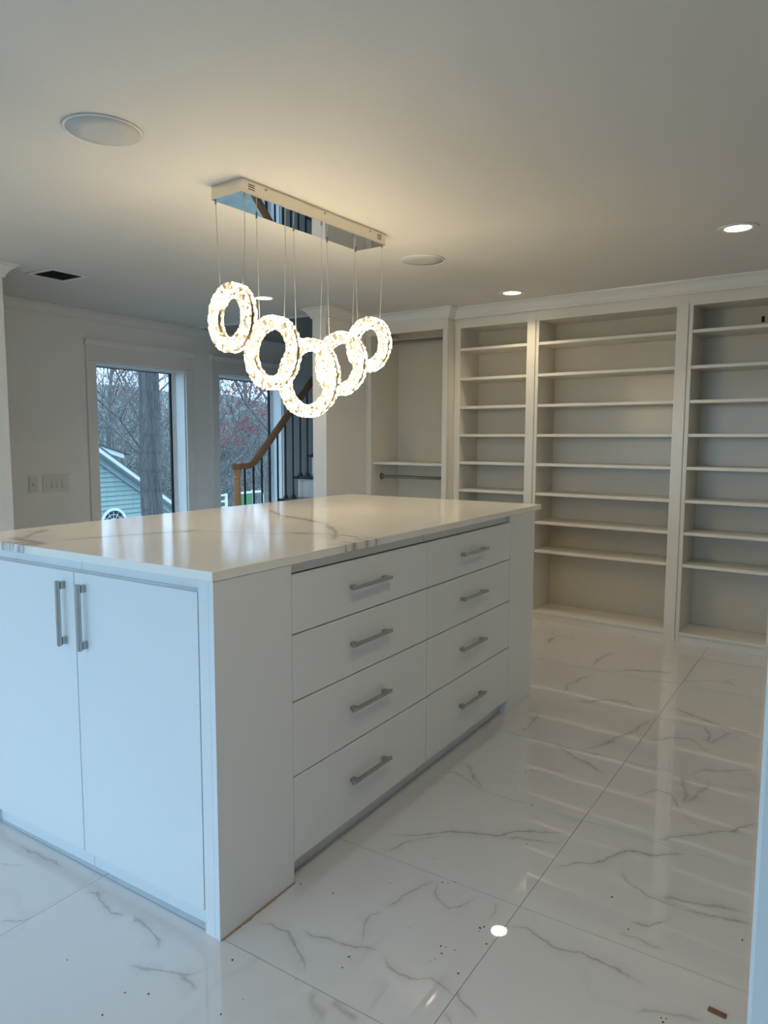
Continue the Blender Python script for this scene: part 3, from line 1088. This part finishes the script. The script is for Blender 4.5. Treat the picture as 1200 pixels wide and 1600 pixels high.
# ------------------------------------------------------------------ ceiling fittings
def downlight(x, y, label):
    t = tag(empty('downlight', (x, y, H)), label, 'ceiling light')
    MB().lathe([(0.064, -0.002), (0.070, -0.006), (0.092, -0.005), (0.098, -0.0005), (0.064, -0.0005)], n=40).build('trim_ring', M['trim'], t, smooth=True, local=True)
    MB().lathe([(0.0, -0.0008), (0.063, -0.0008), (0.063, -0.0022), (0.0, -0.0035)], n=32).build('lens', M['lens'], t, smooth=True, local=True)
    d = bpy.data.lights.new('downlight_lamp', 'AREA')
    d.shape = 'DISK'
    d.size = 0.12
    d.energy = DOWNLIGHT_WATT
    d.color = (1.0, 0.80, 0.52)
    d.spread = R(130)
    l = bpy.data.objects.new('downlight_lamp', d)
    COL.objects.link(l)
    l.parent = t
    l.location = (0, 0, -0.008)
    return t


downlight(0.887, 2.756, 'round recessed ceiling lamp above the open floor in front of the wide bookcase')
downlight(-0.707, 3.672, 'round recessed ceiling lamp close to the crown of the narrow bookcase')
downlight(-2.380, 2.866, 'round recessed ceiling lamp by the stairwell, behind the crystal rings')
FILL_WATT = 3.6         # unseen lamps added over the near half of the room to brighten it
for x_, y_, l_ in ((0.95, -0.15, 'added unseen ceiling lamp that brightens the open floor beside the drawers'),
                   (-2.3, -0.3, 'added unseen ceiling lamp beside the near partition end')):
    t = downlight(x_, y_, l_)
    [c for c in t.children if c.type == 'LIGHT'][0].data.energy = FILL_WATT


def speaker(x, y, label):
    t = tag(empty('ceiling_speaker', (x, y, H)), label, 'speaker')
    MB().lathe([(0.123, -0.0005), (0.123, -0.005), (0.128, -0.007), (0.132, -0.006), (0.132, -0.0005)], n=56).build('bezel', M['trim'], t, smooth=True, local=True)
    MB().lathe([(0.0, -0.0005), (0.1225, -0.0005), (0.1225, -0.0055), (0.06, -0.008), (0.0, -0.0085)], n=56).build('grille', M['speaker'], t, smooth=True, local=True)
    return t


speaker(-0.819, 0.318, 'large round grey speaker grille in the ceiling above the door end of the island')
speaker(-0.779, 2.486, 'round grey speaker grille in the ceiling past the end of the mirrored canopy')

# air vent
t = tag(empty('ceiling_vent', (-3.0, 1.571, H)), 'square white ceiling air vent with dark louvres', 'vent')
w = 0.142
fr = MB()
fr.box(-w, w, -w, -w + 0.035, -0.006, -0.0005).box(-w, w, w - 0.035, w, -0.006, -0.0005)
fr.box(-w, -w + 0.035, -w + 0.035, w - 0.035, -0.006, -0.0005).box(w - 0.035, w, -w + 0.035, w - 0.035, -0.006, -0.0005)
fr.build('frame', M['trim'], t, local=True, bevel=0.001)
MB().box(-w + 0.035, w - 0.035, -w + 0.035, w - 0.035, -0.0022, -0.0005).build('duct', M['darkslot'], t, local=True)
for k in range(9):
    yy = -w + 0.046 + k * 0.024
    MB().add([(-w + 0.036, yy - 0.007, -0.0085), (w - 0.036, yy - 0.007, -0.0085), (w - 0.036, yy + 0.005, -0.0025), (-w + 0.036, yy + 0.005, -0.0025),
              (-w + 0.036, yy - 0.006, -0.0095), (w - 0.036, yy - 0.006, -0.0095), (w - 0.036, yy + 0.006, -0.0035), (-w + 0.036, yy + 0.006, -0.0035)],
             [(0, 1, 2, 3), (7, 6, 5, 4), (0, 4, 5, 1), (1, 5, 6, 2), (2, 6, 7, 3), (3, 7, 4, 0)]).build('louvre', M['louvre'], t, local=True)

# ------------------------------------------------------------------ switches on the window wall
t = tag(empty('dimmer_switch', (XL, 1.970, 1.0)), 'single-gang dimmer plate with a small round knob', 'switch')
MB().box(XL, XL + 0.006, 1.933, 2.007, 0.985, 1.115).build('plate', M['plate'], t, bevel=0.002)
MB().tube([(XL + 0.006, 1.972, 1.048), (XL + 0.02, 1.972, 1.048)], [0.011, 0.009], 16).build('knob', M['plate'], t, smooth=True, sharp=40)
t = tag(empty('light_switch', (XL, 2.164, 1.0)), 'four-gang switch plate with four wide rockers', 'switch')
MB().box(XL, XL + 0.006, 2.050, 2.280, 0.978, 1.120).build('plate', M['plate'], t, bevel=0.002)
for k in range(4):
    yy = 2.094 + k * 0.047
    MB().add([(XL + 0.006, yy - 0.018, 1.010), (XL + 0.006, yy + 0.018, 1.010), (XL + 0.006, yy + 0.018, 1.088), (XL + 0.006, yy - 0.018, 1.088),
              (XL + 0.012, yy - 0.017, 1.012), (XL + 0.012, yy + 0.017, 1.012), (XL + 0.0075, yy + 0.017, 1.086), (XL + 0.0075, yy - 0.017, 1.086)],
             [(0, 3, 2, 1), (4, 5, 6, 7), (0, 1, 5, 4), (1, 2, 6, 5), (2, 3, 7, 6), (3, 0, 4, 7)]).build('rocker', M['plate'], t)

# ------------------------------------------------------------------ staircase
SX0, SX1 = -3.205, PX0 - 0.001
RISE, RUN = 0.2100, 0.2275
SY = 4.008 - 3 * RUN       # front of the first tread
st = tag(empty('staircase', ((SX0 + SX1) / 2, SY, 0)), 'staircase with dark treads, white risers and black iron balusters', 'staircase')
NS = 13
for k in range(NS):
    z = RISE * (k + 1)
    yf = SY + k * RUN
    MB().box(SX0 - 0.03, SX1, yf - 0.022, yf + RUN + 0.01, z - 0.028, z).build('tread', M['tread'], st, bevel=0.003)
    MB().box(SX0 + 0.02, SX1, yf + 0.004, yf + 0.02, z - RISE + 0.0005, z - 0.0285).build('riser', M['riser'], st)
str_ = MB()
poly = [(SY + 0.021, 0.0)]
for k in range(NS):
    poly += [(SY + 0.021 + k * RUN, RISE * (k + 1) - 0.029), (SY + 0.021 + (k + 1) * RUN, RISE * (k + 1) - 0.029)]
poly += [(SY + 0.021 + NS * RUN, RISE * NS - 0.5), (SY + 0.55, 0.0)]
str_.prism_x(poly, SX0 + 0.0, SX0 + 0.019)
str_.build('stringer', M['riser'], st)
RX = SX0 + 0.005


def rail_z(y):
    if y < 3.50:
        return 1.170
    if y < 3.66:
        q = (y - 3.50) / 0.16
        return 1.170 + 0.16 * 0.923 * q * q * 0.5
    return 1.170 + 0.0738 + (y - 3.66) * 0.923


rp = [(RX, yy, rail_z(yy)) for yy in (3.352, 3.40, 3.45, 3.50, 3.54, 3.58, 3.62, 3.66, 3.8, 4.2, 4.6, 5.0, 5.6, 6.2)]
prof = [(-.028, -.026), (.028, -.026), (.030, -.004), (.026, .016), (.012, .027), (-.012, .027), (-.026, .016), (-.030, -.004)]
vs, fs = [], []
for i, q in enumerate(rp):
    a, b = rp[max(i - 1, 0)], rp[min(i + 1, len(rp) - 1)]
    d = (Vector(b) - Vector(a)).normalized()
    up = Vector((0, -d.z, d.y))
    for px_, pz_ in prof:
        w_ = Vector(q) + Vector((px_, 0, 0)) + up * pz_
        vs.append(tuple(w_))
n = len(prof)
for i in range(len(rp) - 1):
    for k in range(n):
        k2 = (k + 1) % n
        fs.append((i * n + k, i * n + k2, (i + 1) * n + k2, (i + 1) * n + k))
fs += [tuple(reversed(range(n))), tuple((len(rp) - 1) * n + k for k in range(n))]
m_ = MB().add(vs, fs)
m_.lathe([(0.0, -0.030), (0.040, -0.030), (0.046, -0.022), (0.046, 0.012), (0.036, 0.026), (0.0, 0.028)], (RX, 3.395, 1.170), 24)
m_.build('handrail', M['oak'], st, smooth=True, sharp=35)
NZ0 = RISE * 1
MB().lathe([(0.036, NZ0), (0.036, NZ0 + 0.12), (0.030, NZ0 + 0.14), (0.040, NZ0 + 0.165), (0.033, NZ0 + 0.20), (0.032, 0.86), (0.029, 1.02), (0.027, 1.055),
            (0.033, 1.06), (0.033, 1.072), (0.028, 1.078), (0.028, 1.10), (0.037, 1.125), (0.037, 1.1395)], (RX, 3.395, 0), 20).build('newel_post', M['oakpost'], st, smooth=True, sharp=50)
for k in range(NS):
    for e_ in (0.055, 0.168):
        yy = SY + k * RUN + e_
        if yy < 3.46 or yy > 6.1:
            continue
        z = RISE * (k + 1)
        b_ = MB().box(RX - 0.0068, RX + 0.0068, yy - 0.0068, yy + 0.0068, z, rail_z(yy) - 0.02)
        bo = b_.build('baluster', M['black'], st)
        sh = MB().box(RX - 0.017, RX + 0.017, yy - 0.017, yy + 0.017, z + 0.0002, z + 0.012).box(RX - 0.012, RX + 0.012, yy - 0.012, yy + 0.012, z + 0.012, z + 0.028)
        sh.v = [(a - st.location.x, b - st.location.y, c - st.location.z) for a, b, c in sh.v]
        sh.build('baluster_shoe', M['black'], bo, local=True)

# ------------------------------------------------------------------ small things on the floor
t = MB().box(-0.021, 0.021, -0.0065, 0.0065, 0.0, 0.006).build('wood_offcut', M['chip'], bevel=0.001)
t.location = (1.223, 0.484, 0.0002)
t.rotation_euler = (0, 0, -0.12)
tag(t, 'small brown wood offcut lying on the marble tiles', 'offcut')
g = random.Random(11)
db = MB()
spots = [(195, 1551), (160, 1586), (232, 1553), (345, 1585), (380, 1562), (105, 1500), (520, 1396), (470, 1381), (462, 1530), (363, 1500), (535, 1512), (545, 1495),
         (760, 1475), (716, 1521), (690, 1490), (697, 1480), (680, 1498), (672, 1502), (823, 1319), (678, 1342), (818, 1263), (804, 1236), (752, 1187), (962, 1063),
         (956, 1402), (982, 1452), (820, 1205), (750, 1450), (640, 1450), (610, 1380), (575, 1345), (700, 1380), (1160, 1469), (1041, 1592)]
for px_, py_ in spots:
    for q in range(1 if g.random() < 0.6 else 3):
        x, y = floor_xy(px_ + g.uniform(-14, 14) * (q > 0), py_ + g.uniform(-8, 8) * (q > 0))
        if -1.3 < x < 0.003 and -0.01 < y < 2.47:
            continue
        s = g.uniform(0.0012, 0.0030)
        a = g.uniform(0, 3)
        p = [(x + s * math.cos(a + i * 1.57) * (1 if i % 2 else 1.7), y + s * math.sin(a + i * 1.57) * (1 if i % 2 else 1.7), 0.0002) for i in range(4)]
        db.add(p + [(x, y, 0.0002 + s)], [(3, 2, 1, 0), (0, 1, 4), (1, 2, 4), (2, 3, 4), (3, 0, 4)])
o = tag(db.build('dust_crumbs', M['debris']), 'scattered dark dust crumbs on the marble tiles', 'debris')
o['kind'] = 'stuff'
# ragged caulk bead along the foot of the island corner panel
cb = MB()
ys = [0.004 + i * 0.0107 for i in range(31)]
for i in range(30):
    w0, w1 = (0.004 + 0.005 * g.random() * (1 if 4 < i < 22 else 0.4) for _ in range(2))
    cb.add([(0.0004, ys[i], 0.0003), (w0, ys[i], 0.0003), (w1, ys[i + 1], 0.0003), (0.0004, ys[i + 1], 0.0003),
            (0.0004, ys[i], 0.004), (w0 * 0.6, ys[i], 0.003), (w1 * 0.6, ys[i + 1], 0.003), (0.0004, ys[i + 1], 0.004)],
           [(0, 3, 2, 1), (4, 5, 6, 7), (0, 1, 5, 4), (1, 2, 6, 5), (2, 3, 7, 6), (3, 0, 4, 7)])
t = bpy.data.objects['door_cabinet']
cb.build('caulk_bead', M['caulk'], t)

# ------------------------------------------------------------------ outside: ground, house, trees
GZ = -2.7


def ground_z(x, y):
    d = max(0.0, -x - 17.0)
    return GZ + 0.16 * d + 0.25 * math.sin(x * 0.31 + 1) * math.cos(y * 0.23) * min(1, d / 6)


gm = MB()
nx, ny = 44, 44
for i in range(nx + 1):
    for j in range(ny + 1):
        x, y = -90 + 150 * i / nx, -60 + 150 * j / ny
        gm.v.append((x, y, ground_z(x, y)))
for i in range(nx):
    for j in range(ny):
        p = i * (ny + 1) + j
        gm.f.append((p, p + ny + 1, p + ny + 2, p + 1))
struct(gm.build('ground', M['ground'], smooth=True), 'leaf-strewn ground and wooded slope outside')

# green-sided house with a gable towards the windows
HX = -15.0
hs = tag(empty('house', (HX - 3, 10, GZ)), 'green clapboard house with white rake boards and a round-topped window', 'house')
RY, RZ, SL = 8.4, 2.42, 0.659        # ridge position and slope


def rake(y):
    return RZ - SL * abs(y - RY)


EY0, EY1 = 4.0, 12.9
poly = [(EY0, GZ), (EY1, GZ), (EY1, rake(EY1) - 0.2), (RY, RZ - 0.2), (EY0, rake(EY0) - 0.2)]
MB().prism_x(poly, HX - 6, HX).build('wall', M['siding'], hs)
sd = MB()
z = GZ + 0.1
while z < RZ - 0.3:
    half = (RZ - 0.22 - z) / SL
    y0, y1 = max(EY0, RY - half), min(EY1, RY + half)
    if y1 - y0 > 0.2:
        sd.add([(HX, y0, z), (HX + 0.045, y0, z), (HX + 0.004, y0, z + 0.115), (HX, y0, z + 0.115),
                (HX, y1, z), (HX + 0.045, y1, z), (HX + 0.004, y1, z + 0.115), (HX, y1, z + 0.115)],
               [(0, 1, 2, 3), (7, 6, 5, 4), (0, 4, 5, 1), (1, 5, 6, 2), (2, 6, 7, 3)])
    z += 0.125
o = sd.build('siding_boards', M['siding'], hs)
o['kind'] = 'stuff'
for s, ye in ((1, EY1 + 0.5), (-1, EY0 - 0.5)):
    def seg(y0, y1, dz0, dz1, x0, x1):
        return MB().add([(x, y, rake(y) + dz) for x in (x0, x1) for y, dz in ((y0, dz0), (y1, dz0), (y1, dz1), (y0, dz1))],
                        [(0, 1, 2, 3), (7, 6, 5, 4), (0, 4, 5, 1), (1, 5, 6, 2), (2, 6, 7, 3), (3, 7, 4, 0)])
    seg(RY, ye, -0.11, 0.0, HX + 0.30, HX + 0.33).build('rake_board', M['white'], hs)
    seg(RY, ye, -0.30, -0.11, HX + 0.046, HX + 0.085).build('frieze_board', M['soffit'], hs)
    seg(RY, ye, -0.13, -0.11, HX + 0.023, HX + 0.30).build('soffit', M['soffit'], hs)
    seg(RY, ye, 0.0, 0.05, HX - 6.2, HX + 0.34).build('roof', M['shingle'], hs)
fw = MB()
fy, fz, fr_ = 10.84, -0.83, 0.335
n = 20
for i in range(n):
    a0, a1 = math.pi * i / n, math.pi * (i + 1) / n
    q = [(fy + rr * math.cos(a), fz + rr * math.sin(a)) for rr, a in ((fr_, a0), (fr_ + 0.07, a0), (fr_ + 0.07, a1), (fr_, a1))]
    fw.prism_x(q, HX + 0.046, HX + 0.09)
fw.box(HX + 0.046, HX + 0.09, fy - fr_ - 0.07, fy - fr_, fz - 1.0, fz).box(HX + 0.046, HX + 0.09, fy + fr_, fy + fr_ + 0.07, fz - 1.0, fz)
arch = fw.build('arched_window', M['white'], hs)
pn = MB().prism_x([(fy + fr_ * math.cos(math.pi * i / n), fz + fr_ * math.sin(math.pi * i / n)) for i in range(n + 1)] + [(fy - fr_, fz - 1.0), (fy + fr_, fz - 1.0)], HX + 0.047, HX + 0.052)
pn.v = [(a - hs.location.x, b - hs.location.y, c - hs.location.z) for a, b, c in pn.v]
pn.build('pane', paint('dark_pane', (0.03, 0.05, 0.06), 0.1), arch, local=True)
gr = MB()
for i in range(1, 6):
    a = math.pi * i / 6
    gr.tube([(HX + 0.06, fy, fz), (HX + 0.06, fy + fr_ * math.cos(a), fz + fr_ * math.sin(a))], 0.008, 4)
for rr in (0.12, 0.23):
    gr.tube([(HX + 0.06, fy + rr * math.cos(math.pi * i / 12), fz + rr * math.sin(math.pi * i / 12)) for i in range(13)], 0.008, 4)
gr.v = [(a - hs.location.x, b - hs.location.y, c - hs.location.z) for a, b, c in gr.v]
gr.build('glazing_bars', M['white'], arch, local=True)
# roof of a further wing behind
t = tag(empty('far_roof', (-23.0, 13.7, GZ)), 'low white-edged roof behind the green gable', 'roof')
MB().prism_x([(12.0, 1.90), (15.4, 0.86), (15.4, 0.70), (12.0, 1.74)], -20.4, -20.35).build('fascia', M['white'], t)
MB().prism_x([(12.0, 1.73), (15.3, 0.72), (15.3, GZ), (12.0, GZ)], -26, -20.5).build('wall', M['soffit'], t)
MB().prism_x([(11.8, 2.02), (15.6, 0.86), (15.6, 0.81), (11.8, 1.97)], -26, -20.3).build('roof', M['shingle'], t)

# big oak trunk close to the window
t = tag(empty('oak_tree', (-11.0, 8.87, GZ)), 'thick straight tree trunk with rough grey bark in front of the house', 'tree')
tr = random.Random(2)
n, lv = 56, 80
vs, fs = [], []
ridge = [tr.uniform(-.016, .016) + (0.010 if k % 2 else -0.010) for k in range(n)]
for i in range(lv + 1):
    z = 13.0 * i / lv
    for k in range(n):
        a = 2 * math.pi * k / n + 0.03 * math.sin(z * 1.7 + k * 0.9)
        r = 0.225 - 0.005 * z + 0.10 * math.exp(-z * 1.6) + ridge[k] * (0.7 + 0.5 * math.sin(z * 2.1 + k * 1.9))
        vs.append((r * math.cos(a), r * math.sin(a), z))
for i in range(lv):
    for k in range(n):
        k2 = (k + 1) % n
        fs.append((i * n + k, i * n + k2, (i + 1) * n + k2, (i + 1) * n + k))
MB().add(vs, fs).build('trunk', M['bark'], t, smooth=True, local=True)


def branching(seed, height, levels, spread, counts, rad, droop=0.0):
    """bare tree: trunk shapes, branch shapes and the twig tips"""
    g = random.Random(seed)
    trunk, br, tips = MB(), MB(), []

    def grow(p, d, ln, r, lev):
        nseg = 4 if lev == 0 else (3 if lev < 3 else 2)
        pts, rr = [Vector(p)], [r]
        dd = d.copy()
        for i in range(nseg):
            dd = (dd + Vector((g.uniform(-1, 1), g.uniform(-1, 1), g.uniform(-.6, .9))) * (0.10 if lev == 0 else 0.26)).normalized()
            pts.append(pts[-1] + dd * (ln / nseg))
            rr.append(r * (1 - 0.62 * (i + 1) / nseg))
        (trunk if lev == 0 else br).tube(pts, rr, 7 if lev == 0 else (5 if lev == 1 else 3), cap=False)
        if lev == levels:
            tips.append(pts[-1])
            tips.append(pts[1])
            return
        for c in range(counts[lev]):
            f = g.uniform(0.25 if lev == 0 else 0.2, 1.0)
            x = f * nseg
            i = min(int(x), nseg - 1)
            q = pts[i].lerp(pts[i + 1], x - i)
            a = g.uniform(0, 2 * math.pi)
            side = Vector((math.cos(a), math.sin(a), g.uniform(0.1, 0.9) - droop))
            nd = (dd * 0.55 + side * spread).normalized()
            grow(q, nd, ln * g.uniform(0.38, 0.62), max(r * 0.45 * (1 - 0.5 * f), 0.004), lev + 1)
    grow((0, 0, 0), Vector((g.uniform(-.08, .08), g.uniform(-.08, .08), 1)).normalized(), height, rad, 0)
    return trunk, br, tips


def bare_tree(name, seed, height, levels, spread, counts, rad, buds, label, group):
    trunk, br, tips = branching(seed, height, levels, spread, counts, rad)
    t = tag(empty(name, (0, 0, 0)), label, 'tree', group)
    trunk.build('trunk', M['branch'], t, smooth=True, local=True)
    b_ = br.build('branches', M['branch'], t, local=True)
    b_['kind'] = 'stuff'
    if buds:
        g = random.Random(seed + 5)
        bm_ = MB()
        for p in tips:
            for q in range(buds):
                c = p + Vector((g.uniform(-1, 1), g.uniform(-1, 1), g.uniform(-1, 1))) * 0.07
                s = g.uniform(0.012, 0.028)
                bm_.add([c + Vector((s, 0, -s)), c + Vector((-s, s, -s)), c + Vector((-s, -s, -s)), c + Vector((0, 0, s))], [(0, 2, 1), (0, 1, 3), (1, 2, 3), (2, 0, 3)])
        b_ = bm_.build('buds', M['bud'], t, local=True)
        b_['kind'] = 'stuff'
    return t


# red-budding trees near the windows
rt1 = bare_tree('maple_tree', 21, 7.5, 4, 0.9, (12, 7, 6, 4), 0.10, 3, 'young bare tree covered in red buds, seen through the window behind the handrail', None)
rt1.location = (-11.2, 12.9, GZ)
rt2 = bare_tree('maple_tree', 34, 9.0, 4, 0.8, (10, 7, 6, 4), 0.13, 2, 'bare tree with sparse red buds standing behind the thick trunk', None)
rt2.location = (-19.0, 14.6, GZ + 0.3)
WOODS = 'bare trees of the woods outside'
WL = 'bare grey tree of the wooded slope outside the windows'
protos = [bare_tree('bare_tree', 51 + k, 11.0 + k, 4, 0.58, (12, 8, 6, 5), 0.17, 0, WL, WOODS) for k in range(3)]
g = random.Random(8)
placed = []
k = 0
for tries in range(900):
    d = g.uniform(28, 54)
    x = -d
    y = -1.36 + (1.42 + d) * g.uniform(0.55, 1.32)
    if any((x - a) ** 2 + (y - b) ** 2 < 9.5 ** 2 for a, b in placed):
        continue
    placed.append((x, y))
    t = protos[k] if k < 3 else copy_tree(protos[k % 3])
    t.location = (x, y, ground_z(x, y) - 0.1)
    t.rotation_euler = (0, 0, g.uniform(0, 6.28))
    f = g.uniform(0.75, 1.0)
    t.scale = (f, f, f)
    k += 1
    if k == 9:
        break

# tangled brush and saplings on the slope: nobody could count them
bt = MB()
g2 = random.Random(77)
for k in range(6800):
    d = 20 + 30 * g2.random() ** 1.3
    x, y = -d, -1.36 + (1.42 + d) * g2.uniform(0.56, 1.28)
    if x > -26.5 and y < 16.0:
        continue
    z = ground_z(x, y) + (g2.random() ** 1.7) * 4.6
    ln = g2.uniform(0.6, 2.6)
    dv = Vector((g2.gauss(0, .55), g2.gauss(0, .55), g2.uniform(.1, 1.0))).normalized() * ln
    p = Vector((x, y, z))
    m1 = p + dv * 0.5 + Vector((g2.gauss(0, .12), g2.gauss(0, .12), g2.gauss(0, .10)))
    r = g2.uniform(0.010, 0.030)
    bt.tube([p, m1, p + dv], [r, r * 0.7, r * 0.3], 3, cap=False)
o = tag(bt.build('thicket', M['branch']), 'tangled bare brush and saplings covering the slope outside', 'thicket')
o['kind'] = 'stuff'

# leafy undergrowth on the slope
sh = MB()
for k in range(5200):
    u, v, w_ = g.gauss(0, 0.55), g.gauss(0, 0.55), abs(g.gauss(0, 0.75))
    c = Vector((u, v, w_))
    a = Vector((g.uniform(-1, 1), g.uniform(-1, 1), g.uniform(-1, 1))).normalized()
    b = a.cross(Vector((g.uniform(-1, 1), g.uniform(-1, 1), g.uniform(-1, 1)))).normalized()
    s = g.uniform(0.02, 0.05)
    sh.add([c - a * s, c + b * s * 0.6, c + a * s, c - b * s * 0.6], [(0, 1, 2, 3)])
SL_ = 'loose green shrub in the undergrowth outside the windows'
p0 = tag(empty('shrub', (0, 0, 0)), SL_, 'shrub', 'shrubs of the undergrowth outside')
o = sh.build('foliage', M['leaf'], p0, local=True)
o['kind'] = 'stuff'
for k in range(4):
    d = (27, 24, 34)[k % 3]
    s = 0.64 + k / 3 * 0.52 + g.uniform(-.01, .01)
    x, y = -d, -1.36 + (1.42 + d) * s
    t = p0 if k == 0 else copy_tree(p0)
    t.location = (x, y, ground_z(x, y))
    t.rotation_euler = (0, 0, g.uniform(0, 6.28))
    f = g.uniform(0.9, 1.5)
    t.scale = (f, f, f * g.uniform(0.8, 1.3))

# white framed garden screen with a green panel
t = tag(empty('garden_screen', (-14.0, 14.9, GZ)), 'white framed garden screen with a green panel', 'screen')
for y in (14.55, 15.18, 15.62):
    MB().box(-14.03, -13.97, y - 0.035, y + 0.035, GZ, -0.16).build('post', M['white'], t)
for z in (-0.22, -0.78, -1.4):
    MB().box(-14.02, -13.98, 14.585, 15.145, z - 0.03, z + 0.03).build('rail', M['white'], t)
    MB().box(-14.02, -13.98, 15.215, 15.585, z - 0.03, z + 0.03).build('rail', M['white'], t)
MB().box(-14.008, -13.992, 14.59, 15.14, -0.745, -0.255).build('panel', M['greenpanel'], t)
t = tag(empty('garden_bench', (-14.0, 13.75, GZ)), 'white slatted garden seat outside the stair window', 'bench')
for y in (13.5, 14.05):
    MB().box(-14.03, -13.97, y - 0.03, y + 0.03, GZ, -0.2).build('post', M['white'], t)
for k, z in enumerate((-0.24, -0.42, -0.60, -0.78)):
    MB().box(-14.015, -13.985, 13.53, 14.02, z - 0.025, z + 0.025).build('slat', M['white'], t)
MB().box(-13.96, -13.5, 13.47, 14.08, -0.95, -0.90).build('seat', M['white'], t)
for y in (13.5, 14.05):
    MB().box(-13.56, -13.51, y - 0.025, y + 0.025, GZ, -0.951).build('leg', M['white'], t)
